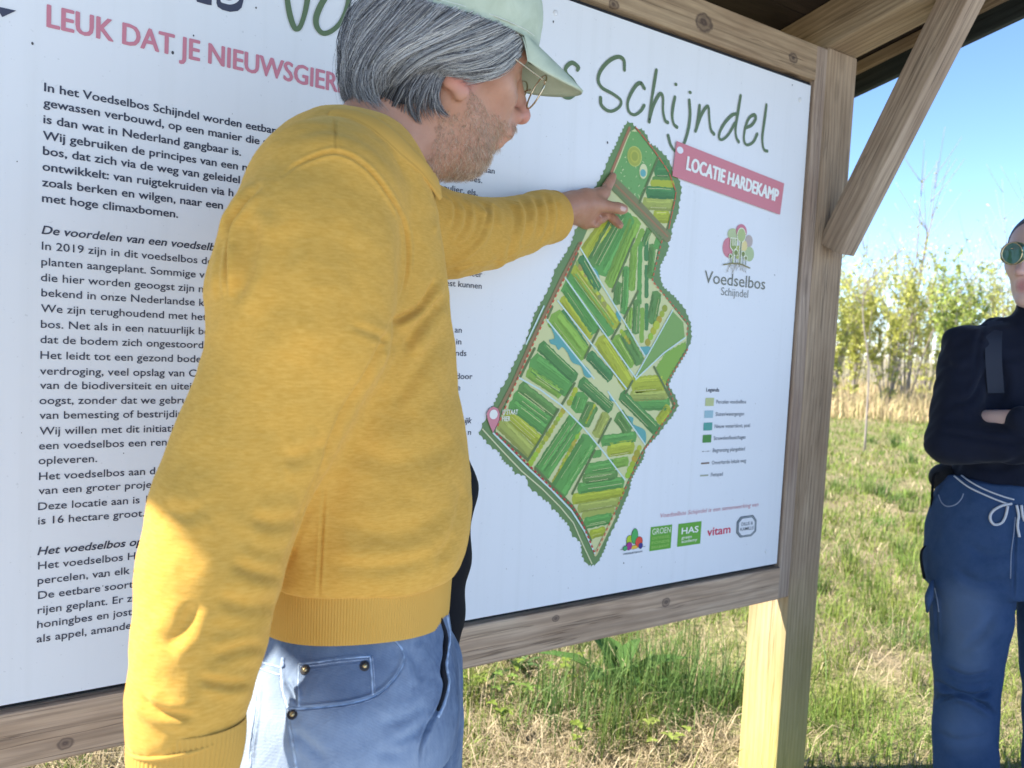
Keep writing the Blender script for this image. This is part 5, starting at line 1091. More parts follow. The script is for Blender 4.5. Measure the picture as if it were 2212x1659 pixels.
# far side and back of the head, simple strands mirrored from the near side
for n in range(1500):
    g = random.random()*(len(GDr)-1.001); i = int(g); f = g-i; path = GDr[i]*(1-f)+GDr[i+1]*f; P = []
    for x, y in path: q = ell_hit(x, y, HCc, HCr*(1+random.uniform(-.01, .03))); q[1] = -q[1]; P.append(hw(q))
    hs.add(np.array(P)+rng.normal(0, .002, 3), .0005, hair_col(.3))
hs.build('hair_strands', m_hair, HAIR)
# beard: short hairs rooted in the skin of the jaw, cheek and lip
Lc = hl(BV); NN = vnormals(BV, BQ); x, y, z = Lc.T
line = np.interp(x, [-.02, .0, .02, .05, .075, .10], [-.012, -.010, -.030, -.042, -.046, -.040])
m_ = (x > -.012) & (x < .125) & (z < line) & (z > -.15) & (np.abs(y) < .085) & ~((x > .088) & (np.abs(z+.0635) < .014) & (np.abs(y) < .024)) & (x > -.02) & ~((x > .104) & (z > -.045)) & ~((x < .016) & (z > -.062))
cand = np.nonzero(m_)[0]; m_beard = tint_mat('beard_hair', .6, .3); bs = Strands()
for n in range(9500):
    i = cand[rng.integers(len(cand))]; p = BV[i]+rng.normal(0, .0012, 3); nn_ = NN[i]; lp = Lc[i]; low = np.clip((-lp[2]-.05)/.06, 0, 1); dr = HM@np.array([.25-.1*low, 0, -1.])+rng.normal(0, .45, 3); dr -= nn_*dr.dot(nn_); dr /= np.linalg.norm(dr)
    l_ = random.uniform(.003, .0062)*(1+1.1*low*(lp[0] > .03)); k_ = random.random(); col = (np.array([.56, .38, .23]) if k_ < .6 else np.array([.68, .56, .43]) if k_ < .85 else np.array([.26, .17, .11]))*random.uniform(.7, 1.1)
    bs.add([p-nn_*.0005, p+nn_*l_*.35+dr*l_*.4, p+nn_*l_*.5+dr*l_], random.uniform(.00010, .00020), col)
bs.build('beard', m_beard, MAN)
# eyebrow and lashes on the near side
eb = Strands()
for n in range(220):
    for s in (-1, 1):
        u = random.random(); q = np.array([.093-.022*u**2, (.012+.036*u)*s, .033+.004*math.sin(u*3)+random.uniform(-.003, .003)]); d_ = np.array([-.2, .8*s, .25])*.008
        eb.add([hw(q), hw(q+d_*.6+[.002, 0, 0]), hw(q+d_)], .0002, np.array([.05, .04, .035])*random.uniform(.6, 2))
eb.build('eyebrows', m_beard, MAN)
# ------------------------------------------------------------------ jeans
JS = [(1255, 566, 958, .955, .135), (1320, 560, 968, .955, .142), (1400, 550, 986, .95, .158), (1480, 535, 993, .945, .168), (1560, 524, 988, .945, .168)]
jr = rows(JS); jn = Sdf(); jn.add(column(jr, 2.3), .02)
zc_ = jr[-1][0]; A_ = wl(600, 1600, .86); 
Lr = [((688, 1480), .87, .088), ((690, 1600), .865, .088), ((706, 1800), .875, .080), ((735, 2250), .93, .067), ((770, 2900), 1.0, .060)]
def legpts(spec, zf):
    pts = [(wl(*p, d), r) for p, d, r in spec]; return pts
kr = wl(705, 1800, .875); legR = [(wl(690, 1560, .868), .094), (wl(682, 1640, .864), .096), (wl(690, 1800, .87), .090)]
legR += [(legR[-1][0]+[.02, .0, -.18], .075), (legR[-1][0]+[.01, 0, -.50], .066)]
legL = [(wl(855, 1450, 1.03), .090), (wl(862, 1560, 1.04), .087), (wl(872, 1700, 1.05), .080)]; legL += [(legL[-1][0]+[.02, 0, -.2], .072), (legL[-1][0]+[.01, .01, -.50], .064)]
jn.add(chainm(legR), .02); jn.add(chainm(legL), .015)
pb = np.array([np.mean([p[0][0] for p in legR[:2]])-.06, -.07, wl(600, 1560, .86)[2]])
jn.add(lambda P: (P[:, 2]-jr[0][0]).astype(np.float32)*-1, .002, 's')
zmin = .06; jn.add(lambda P: (P[:, 2]-zmin).astype(np.float32), .002, 's')
lo = np.array([min(r[1]-r[3] for r in jr)-.1, -.34, .0]); hi = np.array([max(r[1]+r[3] for r in jr)+.16, .36, jr[0][0]+.02])
V, Q = jn.mesh(lo, hi, .0065); V = smooth_mesh(V, Q, 2); V, Q = subdiv(V, Q); V = smooth_mesh(V, Q, 2); V = mw_(V); V = lumps(V, Q, .0010, .09, 11)
Sx = proj(V); seen = Sx[:, 1] < 1900
z8 = lambda *p: [(516.1+x/3.0, 1106+y/3.0) for x, y in p]
pocket = z8((1000, 818), (1060, 900), (1060, 990), (1000, 1090), (900, 1180), (740, 1235), (560, 1260), (400, 1272), (312, 1268))
fly = z8((1290, 680), (1330, 800), (1330, 920), (1310, 1030), (1330, 1120), (1300, 1250), (1230, 1380), (1180, 1500), (1175, 1659))
side = z8((285, 945), (275, 1060), (290, 1180), (320, 1280), (330, 1400), (360, 1560), (370, 1659))
coin = [z8((390, 985), (385, 1120), (390, 1260)), z8((390, 985), (500, 975), (640, 955), (850, 935)), z8((850, 935), (862, 1060), (868, 1185))]
backp = z8((70, 1105), (125, 1120), (130, 1180), (120, 1300), (100, 1430), (85, 1560), (80, 1659))
V, Q = subdiv(V, Q)
V = sculpt(V, Q, [(pocket, 2.2, .0035, .0022, 1), (fly[1:], 3.2, .005, .002, 0), (side, 1.8, .002, .0015, 0), (coin[0], 1.3, .0012, .001, 0), (coin[1], 1.3, .0012, .001, 0), (coin[2], 1.3, .0012, .001, 0), (backp, 1.8, .003, .002, 0),
   (z8((330, 1420), (420, 1480), (560, 1600)), 10, .0025, .0015, 0), (z8((1000, 1500), (1150, 1420), (1250, 1330)), 10, .002, .0015, 0), (z8((900, 1380), (1080, 1330), (1240, 1240)), 12, .0015, .001, 0), (z8((880, 1560), (1040, 1560), (1160, 1500)), 12, .0015, .001, 0), (z8((300, 1090), (340, 1160), (375, 1240)), 4, .003, .002, 0), (z8((1090, 880), (1150, 980), (1200, 1100)), 10, .003, .002, 0), (z8((1370, 660), (1395, 800), (1410, 1000)), 5, .003, .002, 0)])
m_jean, t, b = new_mat('washed_denim', .85, .15); v = mapping(t); n1 = noise(t, v, 9, 6, .7); n2 = noise(t, mapping(t, (1, 1, .3)), 170, 4, .7)
c = ramp(t, n1, [(.33, (.058, .088, .155)), (.5, (.135, .185, .275)), (.67, (.225, .275, .355))]); c = mixc(t, math_n(t, 'MULTIPLY', ramp(t, n2, [(.42, (0, 0, 0)), (.62, (1, 1, 1))]), .35), c, (.27, .33, .41))
wv_ = t.nodes.new('ShaderNodeTexWave'); wv_.inputs['Scale'].default_value = 150; wv_.inputs['Distortion'].default_value = .6; wv_.bands_direction = 'DIAGONAL'; t.links.new(v, wv_.inputs[0])
c = mixc(t, math_n(t, 'MULTIPLY', wv_.outputs['Fac'], .10), c, (.05, .08, .15)); n3 = noise(t, mapping(t, (1, 1, .55)), 48, 5, .7); c = mixc(t, math_n(t, 'MULTIPLY', ramp(t, n3, [(.40, (1, 1, 1)), (.60, (0, 0, 0))]), .42), c, (.065, .10, .18)); 
def along(t, c, centre, radius, col, amt): return spot(t, c, tuple(centre), radius, col, amt)
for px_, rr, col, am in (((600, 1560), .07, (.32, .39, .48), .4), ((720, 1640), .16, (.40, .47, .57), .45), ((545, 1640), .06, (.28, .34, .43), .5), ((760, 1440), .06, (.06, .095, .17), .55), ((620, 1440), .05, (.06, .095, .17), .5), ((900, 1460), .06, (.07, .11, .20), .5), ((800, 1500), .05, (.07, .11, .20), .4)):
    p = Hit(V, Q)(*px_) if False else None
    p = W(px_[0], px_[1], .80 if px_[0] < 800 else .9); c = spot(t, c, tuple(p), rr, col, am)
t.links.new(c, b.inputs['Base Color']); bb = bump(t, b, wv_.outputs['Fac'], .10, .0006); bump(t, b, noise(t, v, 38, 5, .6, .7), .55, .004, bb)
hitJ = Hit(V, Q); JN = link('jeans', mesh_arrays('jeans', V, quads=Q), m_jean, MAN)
m_seam = tint_mat('denim_seam', .85, .15)
def seam(pts, r, name='pocket_seam', off=0., col=(.30, .38, .50)):
    L_ = hitJ.line(pts, off)
    if len(L_) < 3: return
    k_ = np.array([random.uniform(.7, 1.25) for _ in L_])[:, None]; Vt, Ft = tube(L_, r*(1+.15*np.sin(np.arange(len(L_))*1.7)), 6); me = mesh_arrays(name, Vt, faces=Ft); set_col(me, np.repeat(np.array(col)[None]*k_, 6, 0)); link(name, me, m_seam, JN)
seam(pocket, .0016, 'pocket_seam'); seam([(x-.5, y+5.5) for x, y in pocket], .0005, 'stitching', 0, (.22, .26, .34)); seam(side, .0017, 'side_seam', 0, (.42, .50, .60)); seam(backp, .0016, 'pocket_seam', 0, (.36, .44, .56))
for cst in coin: seam(cst, .0011, 'coin_pocket_seam', 0, (.34, .42, .54))
seam([(x+1.5, y+6) for x, y in coin[1]], .0004, 'stitching', 0, (.4, .45, .55)); seam([(x+1.5, y+13) for x, y in coin[1]], .0004, 'stitching', 0, (.12, .16, .25)); seam([(x+5, y) for x, y in coin[2]], .0004, 'stitching', 0, (.4, .45, .55))
seam(z8((115, 960), (180, 985), (280, 1010)), .0012, 'waistband_seam', 0, (.35, .43, .55)); seam(z8((110, 1000), (180, 1030), (275, 1060)), .0012, 'waistband_seam', 0, (.35, .43, .55)); seam(z8((290, 945), (285, 1010)), .002, 'belt_loop', 0, (.25, .32, .45))
seam(z8((1345, 670), (1365, 800), (1350, 920), (1345, 1010), (1360, 1110), (1330, 1240), (1290, 1330)), .0020, 'fly_seam', 0, (.36, .45, .58))
FL = hitJ.line(z8((1305, 690), (1335, 800), (1332, 900), (1318, 1000), (1335, 1110), (1315, 1200), (1290, 1290)), .0012)
if len(FL) > 3:
    Vt, Ft = tube(FL, .0036*np.sin(np.linspace(.2, 2.9, len(FL)))**.5, 8); link('fly_dark_strip', mesh_arrays('fly_dark_strip', Vt, faces=Ft), flat('fly_gap_black', (.006, .007, .012), .9), JN)  # near-black strip standing in for the dark gap along the fly
m_br = flat('antique_brass', (.55, .42, .22), .35, .5, 1); m_pat = flat('worn_leather', (.03, .026, .028), .6)
for q in z8((430, 1024), (815, 998), (347, 1312)):
    p = hitJ(*q); 
    if p is None: continue
    q2 = hitJ(q[0]+2, q[1]); q3 = hitJ(q[0], q[1]+2); n = np.cross(q2-p, q3-p); n /= np.linalg.norm(n); n *= -np.sign(n.dot(p-CAM)); u_ = np.cross(n, [0, 0, 1]); u_ /= np.linalg.norm(u_); v_ = np.cross(n, u_); M_ = np.stack([u_, v_, n], 1)
    mb = MB(); mb.ball(p+n*.0006, (.0055, .0055, .0008), 14, M=M_); rv = mb.build('rivet', m_pat, JN); mb = MB(); mb.ball(p+n*.0014, (.0026, .0026, .0018), 12, M=M_); mb.build('rivet_head', m_br, JN)
# shoes
for f_, l_ in ((legR[-1][0], 0), (legL[-1][0], 1)):
    sh = Sdf(); a_ = np.array([f_[0], f_[1], .055]); sh.add(cone(a_+[-.05, 0, 0], a_+[.17, 0, -.018], .048, .038), .03); sh.add(cone(a_, a_+[0, 0, .06], .045, .042), .03); sh.add(lambda P: (P[:, 2]-.004).astype(np.float32), .006, 's')
    V, Q = sh.mesh(a_-[.16, .1, .06], a_+[.28, .1, .14], .006); link('shoe', mesh_arrays('shoe', mw_(smooth_mesh(V, Q, 2)), quads=Q), flat('dark_shoe', (.03, .028, .026), .6) if 'dark_shoe' not in bpy.data.materials else bpy.data.materials['dark_shoe'], MAN)
# black shoulder bag hanging on the far side of the man
bg_ = Sdf(); pts = [((962, 960), 1.12, .030), ((974, 1060), 1.12, .033), ((962, 1200), 1.12, .033), ((950, 1320), 1.12, .031), ((948, 1420), 1.12, .028)]
bg_.add(chainp([(wl(*p, d), r) for p, d, r in pts]), .03); bg_.add(chainp([(wl(p[0]-90, p[1], d+.02), r) for p, d, r in pts]), .05)
V, Q = bg_.mesh(wl(900, 1250, 1.12)-[.2, .15, .36], wl(900, 1250, 1.12)+[.22, .2, .4], .007); V = mw_(smooth_mesh(V, Q, 2)); V = lumps(V, Q, .0012, .10, 8)
m_bag, t, b = new_mat('black_bag_cloth', .8, .2); b.inputs['Base Color'].default_value = (.008, .008, .010, 1); bump(t, b, noise(t, mapping(t), 120, 4), .4, .002)
BAG = thing('shoulder_bag', mw_(wl(940, 1400, 1.12)), 'black cloth shoulder bag hanging at the far hip of the man in mustard', 'bag'); link('bag_body', mesh_arrays('bag_body', V, quads=Q), m_bag, BAG)
mb = MB(); mb.tube(catmull([mw_(wl(975, 960, 1.13)), mw_(wl(900, 700, 1.15)), mw_(wl(800, 420, 1.16)), mw_(wl(790, 395, 1.11)), mw_(wl(760, 500, 1.16)), mw_(wl(860, 960, 1.17))], 10), .008, 8); mb.build('strap', m_bag, BAG)
# ================================================================== person with crossed arms at the right edge
WO = W(2250, 1000, 2.0); WO[2] = 0; WR = np.stack([r_w, f_w, [0, 0, 1]], 1)
vl = lambda x, y, d: (W(x, y, d)-WO)@WR
vw = lambda P: WO+np.asarray(P)@WR.T
WM = thing('person', WO, 'person with crossed arms in a dark navy turtleneck, sunglasses and blue jeans beside the post', 'person')
ht, hp, hro, hs_ = R(4), R(60), R(0), .93
F2 = np.array([-math.sin(hp)*math.cos(ht), math.sin(ht), -math.cos(hp)*math.cos(ht)]); U2 = np.array([-math.sin(hp)*math.sin(ht), -math.cos(ht), -math.cos(hp)*math.sin(ht)])
HM2 = CM@np.stack([F2, np.cross(U2, F2)*1.0, U2], 1); 
if np.linalg.det(HM2) < 0: HM2[:, 1] *= -1
NT = np.array([.124, 0, -.030])*hs_; HC2 = W(2199, 588, 1.90)-HM2@NT
HR2 = WR.T@HM2
h2 = lambda P: (HC2+HM2@(np.asarray(P, float)*hs_)-WO)@WR
hw2 = lambda P: HC2+np.asarray(P, float)*hs_@HM2.T
b2 = Sdf()
def he2(c, r, k=.012, op='u'): b2.add(ell(h2(c), np.array(r)*hs_, HR2), k, op)
def hc2(a, b, ra, rb, k=.012, op='u'): b2.add(cone(h2(a), h2(b), ra*hs_, rb*hs_), k, op)
he2((-.008, 0, .045), (.094, .074, .082), .02); he2((.045, 0, -.03), (.055, .055, .085), .03)
for s in (-1, 1):
    hc2((.0, .050*s, -.045), (.075, .015*s, -.104), .021, .015, .03); hc2((.056, .046*s, -.006), (.074, .030*s, -.016), .018, .015, .025); hc2((.084, .012*s, .036), (.077, .044*s, .032), .009, .009, .02)
    he2((.098, .033*s, .012), (.014, .016, .011), .012, 's')
for s in (-1, 1): he2((.079, .032*s, .012), (.0125, .0125, .012), .003); he2((.103, .012*s, -.033), (.010, .007, .008), .006)
hc2((.088, 0, .026), (.112, 0, -.024), .008, .0105, .012); he2((.115, 0, -.029), (.0105, .010, .009), .008); he2((.084, 0, -.102), (.015, .018, .015), .02)
hc2((.091, -.018, -.060), (.091, .018, -.060), .007, .007, .008); hc2((.091, -.014, -.071), (.091, .014, -.071), .0085, .0085, .008); he2((.104, 0, -.0655), (.009, .024, .0014), .002, 's')
for s in (-1, 1): b2.add(ell(h2((-.004, .078*s, .0)), (.016, .007, .029), HR2), .006)
nb2 = vl(2262, 760, 2.03); b2.add(cone(h2((-.02, 0, -.03)), nb2, .050, .052), .03)
sR, sL = vl(2090, 755, 2.0), vl(2410, 760, 2.06); eR, eL = vl(2052, 955, 1.95), vl(2440, 965, 2.0)
wR_, wL_ = vl(2290, 965, 1.82), vl(2166, 905, 1.845); hL_ = vl(2112, 906, 1.955)
pv = vl(2225, 1130, 2.0)
b2.add(cone(nb2, pv, .08, .095), .05); b2.add(cone(sR, sL, .04, .04), .04); b2.add(cone(sR, eR, .04, .036), .02); b2.add(cone(sL, eL, .04, .036), .02); b2.add(cone(eR, wR_, .036, .024), .02); b2.add(cone(eL, wL_+[.06, 0, 0], .036, .0245), .02); b2.add(cone(wL_+[.06, 0, 0], hL_, .0255, .0245), .015)
b2.add(cone(hL_, hL_+[-.02, .03, .0], .021, .016), .01)
for k in range(4): p0 = hL_+np.array([-.012, .03, .018-.012*k]); b2.add(cone(p0, p0+[-.004, .045, .004], .0085, .008), .004)
for k in range(4): p0 = wR_+np.array([.03, .01, .018-.012*k]); b2.add(cone(p0, p0+[.05, .04, .004], .0085, .008), .004)
b2.add(cone(wR_, wR_+[.035, .01, 0], .024, .02), .01)
gz = 0.0
lR = [vl(2098, 1230, 1.99), vl(2085, 1470, 1.97), vl(2085, 1800, 1.99)]; lL = [vl(2290, 1240, 2.0), vl(2285, 1480, 1.97), vl(2300, 1790, 1.97)]
for a in (lR, lL): b2.add(cone(a[0], a[1], .075, .05), .04); b2.add(cone(a[1], a[2], .05, .036), .03); b2.add(cone([a[2][0], a[2][1], .05], [a[2][0]-.03, a[2][1]-.15, .035], .036, .028), .02)
V, Q = b2.mesh(np.array([-.36, -.42, -.02]), np.array([.40, .26, 1.86]), .0042); V = vw(smooth_mesh(V, Q, 2))
m_skin2, t, b = new_mat('pale_skin', .5, .35); v = mapping(t); n1 = noise(t, v, 28, 4)
c = mixc(t, n1, (.60, .40, .33), (.66, .45, .38)); c = spot(t, c, hw2((.094, 0, -.066)), .024, (.46, .19, .18), .85); c = spot(t, c, hw2((.115, 0, -.03)), .03, (.60, .33, .28), .5)
t.links.new(c, b.inputs['Base Color']); b.inputs['Subsurface Weight'].default_value = .1; b.inputs['Subsurface Radius'].default_value = (.006, .002, .001); b.inputs['Subsurface Scale'].default_value = 1
link('body', mesh_arrays('body', V, quads=Q), m_skin2, WM)
# hair, tied back
hb = Sdf(); hb.add(ell(h2((-.02, 0, .045)), np.array((.100, .084, .092))*hs_, HR2), .01); hb.add(cone(h2((-.09, 0, .02)), h2((-.12, 0, -.05)), .04, .02), .03); hb.add(ell(h2((.085, 0, .0)), np.array((.075, .09, .098))*hs_, HR2), .012, 's')
hb.add(ell(h2((.0, .0, -.10)), np.array((.12, .12, .08))*hs_, HR2), .01, 's'); c_ = h2((0, 0, 0)); V, Q = hb.mesh(c_-.19, c_+.19, .005); V = vw(smooth_mesh(V, Q, 2))
m_brown, t, b = new_mat('brown_hair', .5, .4); t.links.new(mixc(t, noise(t, mapping(t, (60, 60, 400)), 1, 3), (.03, .018, .012), (.10, .065, .04)), b.inputs['Base Color'])
link('hair', mesh_arrays('hair', V, quads=Q), m_brown, WM)
# sweater
s2 = Sdf(); tc = lambda y, xl, xr, d, b_: (vl((xl+xr)/2, y, d)[2], vl((xl+xr)/2, y, d)[0], vl((xl+xr)/2, y, d)[1], np.linalg.norm(vl(xr, y, d)-vl(xl, y, d))/2, b_)
s2.add(column([tc(690, 2150, 2370, 2.03, .07), tc(730, 2100, 2410, 2.02, .09), tc(800, 2085, 2425, 2.01, .11), tc(900, 2085, 2420, 2.0, .115), tc(1000, 2078, 2390, 2.0, .115), tc(1062, 2066, 2378, 2.0, .122)], 2.3), .02)
s2.add(cone(sR, sL, .058, .058), .03); s2.add(cone(sR+[0, 0, .0], eR, .063, .055), .02); s2.add(cone(sL, eL, .063, .055), .02); s2.add(cone(eR, wR_, .054, .042), .02); s2.add(cone(eL, wL_+[.045, 0, 0], .054, .034), .012)
s2.add(cone(nb2+[0, 0, -.03], h2((.0, 0, -.105)), .075, .062), .03); pc = wL_+np.array([.0, 0, 0]); ax_ = (wL_-eL)/np.linalg.norm(wL_-eL)
V, Q = s2.mesh(np.array([-.40, -.42, .72]), np.array([.44, .30, 1.64]), .0075); V = smooth_mesh(V, Q, 2); V, Q = subdiv(V, Q); V = vw(smooth_mesh(V, Q, 2)); V = lumps(V, Q, .003, .09, 21)
V = sculpt(V, Q, [([(2160, 672), (2120, 720), (2105, 800)], 5, .003, .002, 0), ([(2060, 870), (2100, 860), (2130, 800)], 6, .006, .004, 0), ([(2030, 930), (2080, 940), (2140, 950), (2200, 960)], 6, .005, .003, 0), ([(2100, 1000), (2150, 1010), (2210, 990)], 8, .005, .003, 0), ([(2140, 760), (2170, 820), (2160, 870)], 8, .004, .003, 0), ([(2040, 780), (2070, 800), (2100, 790)], 8, .004, .003, 0)])
m_navy, t, b = new_mat('navy_knit', .85, .12); v = mapping(t); t.links.new(mixc(t, noise(t, v, 12, 4), (.006, .008, .017), (.012, .015, .028)), b.inputs['Base Color']); bump(t, b, noise(t, v, 500, 2), .3, .001); b.inputs['Sheen Weight'].default_value = .06
link('sweater', mesh_arrays('sweater', V, quads=Q), m_navy, WM); hitW = Hit(V, Q)
mb = MB(); L_ = hitW.line([(2172, 650), (2150, 690), (2140, 760), (2150, 860)], .004, 8)
if len(L_) > 3:
    k_ = np.ones(7)/7; L_ = np.stack([np.convolve(np.pad(L_[:, c_], 3, 'edge'), k_, 'valid') for c_ in range(3)], 1); L_ = L_-CM[:, 2]*.004; s_ = CM[:, 0]*.021; A_ = np.concatenate([L_-s_, L_+s_]); n_ = len(L_); mb.add(np.concatenate([A_, A_+CM[:, 2]*.004]), [[i, i+1, n_+i+1, n_+i] for i in range(n_-1)]); mb.build('backpack_strap', flat('strap_webbing', (.016, .02, .034), .75), WM)
# jeans
j2 = Sdf(); j2.add(column([tc(1035, 2058, 2372, 2.0, .118), tc(1080, 2030, 2378, 2.0, .125), tc(1150, 2012, 2384, 2.0, .13), tc(1210, 2005, 2386, 2.0, .13), tc(1270, 2006, 2384, 2.0, .12)], 2.4), .02)
fR = [(vl(2100, 1230, 1.99), .098), (vl(2098, 1330, 1.98), .095), (vl(2088, 1440, 1.975), .080), (vl(2088, 1500, 1.975), .073), (vl(2083, 1570, 1.98), .0755), (vl(2085, 1680, 1.98), .075)]; fR += [(np.array([fR[-1][0][0], fR[-1][0][1], .10]), .068)]
fL = [(vl(2290, 1230, 2.0), .098), (vl(2285, 1340, 1.98), .090), (vl(2284, 1450, 1.97), .082), (vl(2288, 1560, 1.97), .078)]; fL += [(np.array([fL[-1][0][0], fL[-1][0][1], .10]), .068)]
j2.add(chainm(fR), .012); j2.add(chainm(fL), .012); j2.add(lambda P: (P[:, 2]-.05).astype(np.float32), .004, 's')
V, Q = j2.mesh(np.array([-.40, -.30, .0]), np.array([.36, .26, 1.0]), .0075); V = smooth_mesh(V, Q, 2); V, Q = subdiv(V, Q); V = vw(smooth_mesh(V, Q, 2)); V = lumps(V, Q, .002, .1, 31); V, Q = subdiv(V, Q)
V = sculpt(V, Q, [([(2020, 1470), (2060, 1490), (2110, 1500), (2145, 1490)], 5, .009, .007, 0), ([(2022, 1515), (2070, 1500), (2120, 1520), (2148, 1545)], 5, .008, .006, 0), ([(2040, 1440), (2090, 1460), (2140, 1450)], 5, .005, .004, 0), ([(2020, 1580), (2070, 1600), (2130, 1590)], 8, .004, .003, 0), ([(2060, 1230), (2120, 1260), (2180, 1250)], 9, .004, .003, 0), ([(2090, 1180), (2140, 1200), (2200, 1190)], 9, .003, .003, 0), ([(2150, 1320), (2120, 1370), (2080, 1400)], 9, .004, .003, 0), ([(2196, 1120), (2192, 1200), (2190, 1290)], 2, .003, .002, 0), ([(2008, 1290), (2022, 1300), (2026, 1390)], 2.5, .004, .003, 0)])
m_j2, t, b = new_mat('dark_denim', .85, .15); v = mapping(t); cj = mixc(t, noise(t, v, 30, 6, .8), (.012, .040, .095), (.052, .085, .165))
for px_, rr, am in (((2085, 1330), .10, .55), ((2090, 1420), .07, .5), ((2085, 1590), .09, .4), ((2290, 1340), .1, .5)): cj = spot(t, cj, tuple(W(*px_, 1.89)), rr, (.115, .165, .26), am)
t.links.new(cj, b.inputs['Base Color']); bump(t, b, noise(t, v, 60, 4), .35, .002)
JW = link('jeans', mesh_arrays('jeans', V, quads=Q), m_j2, WM); hitJ2 = Hit(V, Q); m_cord = flat('light_cord', (.55, .55, .56), .8); m_st = flat('pale_stitch', (.22, .26, .34), .85)
def wline(name, pts, r, mat, par=JW, lift=0.):
    L_ = hitJ2.line(pts, lift, 8)
    if len(L_) > 2: mb = MB(); mb.tube(L_, r, 6); mb.build(name, mat, par)
zw = lambda *p: [((2680+x/2.552)/1.35624, (1150+y/2.552)/1.35624) for x, y in p]
wline('pocket_seam', zw((178, 765), (200, 820), (240, 850), (300, 840), (345, 800), (365, 755)), .0016, m_st); wline('fly_seam', zw((752, 930), (740, 1060), (722, 1200), (716, 1390)), .0013, m_st); wline('side_pocket_seam', zw((150, 1460), (170, 1560), (180, 1640)), .0016, m_st)
wline('drawstring', zw((312, 600), (400, 660), (520, 725), (650, 775), (740, 800)), .0019, m_cord, JW, .002); wline('drawstring', zw((298, 628), (400, 705), (520, 765), (660, 822), (720, 835)), .0022, m_cord, JW, .002)
for pts in (zw((720, 830), (640, 850), (580, 890), (562, 940), (590, 985), (640, 975), (670, 930), (690, 850)), zw((755, 840), (770, 920), (768, 1000), (775, 1080)), zw((790, 840), (800, 920), (815, 960))): wline('drawstring_bow', pts, .0032, m_cord, JW, .004)
flap = hitJ2.line(zw((135, 1400), (150, 1420)), .0); mb = MB(); p = W(2008, 1262, 1.93); mb.tube(catmull([W(2014, 1255, 1.97), W(2010, 1275, 1.955), W(2005, 1300, 1.955), W(2003, 1322, 1.97)], 6), np.concatenate([np.linspace(.004, .010, 10), np.linspace(.010, .003, 9)]), 8); mb.build('cargo_pocket_flap', m_j2, JW)
# sunglasses
lc2 = np.array([.112, -.034, .012]); 
c2w = W(2192, 546, 1.885); l2 = (c2w-HC2)@HM2/hs_; sy = np.sign(l2[1]) or 1
m_sg = flat('green_mirror_lens', (.07, .165, .135), .04, 1.0, .55); m_rim = flat('gold_rim', (.70, .58, .36), .25, .5, 1); mb = MB(); lm = MB()
for s in (1, -1):
    cc = np.array([l2[0], l2[1]*s, l2[2]]); ly_ = np.array([-.16*sy*s*1.0, 1, 0]); ly_ /= np.linalg.norm(ly_); a_ = np.linspace(0, 2*math.pi, 41); rr = .0275/hs_
    shp = [(math.cos(a)*1.02, math.sin(a)*(.94 if math.sin(a) > 0 else 1.02)) for a in a_]; rim = np.array([hw2(cc+rr*(x*ly_+y*np.array([0, 0, 1.]))) for x, y in shp]); mb.tube(rim, .0013, 8)
    bulge = HM2[:, 0]*.004; lm.add(np.vstack([rim[:-1], rim[:-1]*.5+rim[:-1].mean(0)*.5+bulge*.75, [rim[:-1].mean(0)+bulge]]), [[i, (i+1) % 40, 40+(i+1) % 40, 40+i] for i in range(40)]+[[40+i, 40+(i+1) % 40, 80] for i in range(40)])
    h_ = cc+ly_*rr*np.sign(cc[1])+np.array([-.002, 0, .012]); mb.tube(catmull([hw2(h_), hw2(h_*np.array([.5, 1, 1])+np.array([0, .012*np.sign(cc[1]), .006])), hw2((.0, .080*np.sign(cc[1]), .028)), hw2((-.02, .080*np.sign(cc[1]), .012))], 6), .0012, 6)
mb.tube(catmull([hw2((l2[0], -.010, l2[2]+.008)), hw2((l2[0]+.004, 0, l2[2]+.012)), hw2((l2[0], .010, l2[2]+.008))], 5), .0013, 6); SGO = mb.build('sunglasses', m_rim, WM); lm.build('lens', m_sg, SGO)
mb = MB(); mb.ball(hw2((.104, .0165*sy, -.030)), .0022, 8); mb.build('nose_stud', flat('steel', (.8, .8, .8), .2, .5, 1), WM)
# waist bag with loose straps
wb = Sdf(); wb.add(cone(vl(2045, 1035, 2.06), vl(2120, 1050, 2.16), .036, .04), .02); wb.add(cone(vl(2038, 1030, 2.07), vl(2050, 1050, 2.08), .034, .03), .02); c_ = vl(2060, 1040, 2.1); V, Q = wb.mesh(c_-.13, c_+.16, .006)
m_blk = flat('black_webbing', (.007, .007, .009), .8); WB = thing('waist_bag', vw(vl(2045, 1060, 2.08)), 'black waist bag with loose straps at the hip of the person in navy', 'bag'); link('pouch', mesh_arrays('pouch', vw(smooth_mesh(V, Q, 2)), quads=Q), m_blk, WB)
def ribbon(name, pts, w, mat, par):
    P = catmull([W(*p) for p in pts], 6); s_ = CM[:, 0]*w*.55+CM[:, 2]*w*.4; n_ = len(P); A_ = np.concatenate([P-s_, P+s_]); d_ = CM[:, 2]*.0015
    F_ = [[i, i+1, n_+i+1, n_+i] for i in range(n_-1)]; F2_ = [[2*n_+i for i in f[::-1]] for f in F_]; link(name, mesh_arrays(name, np.concatenate([A_-d_, A_+d_]), faces=F_+F2_), mat, par)
ribbon('strap', [(2032, 1018, 2.05), (2018, 1028, 2.04), (2014, 1060, 2.03), (2012, 1110, 2.03), (2008, 1150, 2.02)], .009, m_blk, WB)
ribbon('strap', [(2012, 1177, 2.03), (1998, 1180, 2.01), (1990, 1195, 2.0), (1991, 1220, 2.0), (1997, 1250, 2.0)], .009, m_blk, WB)
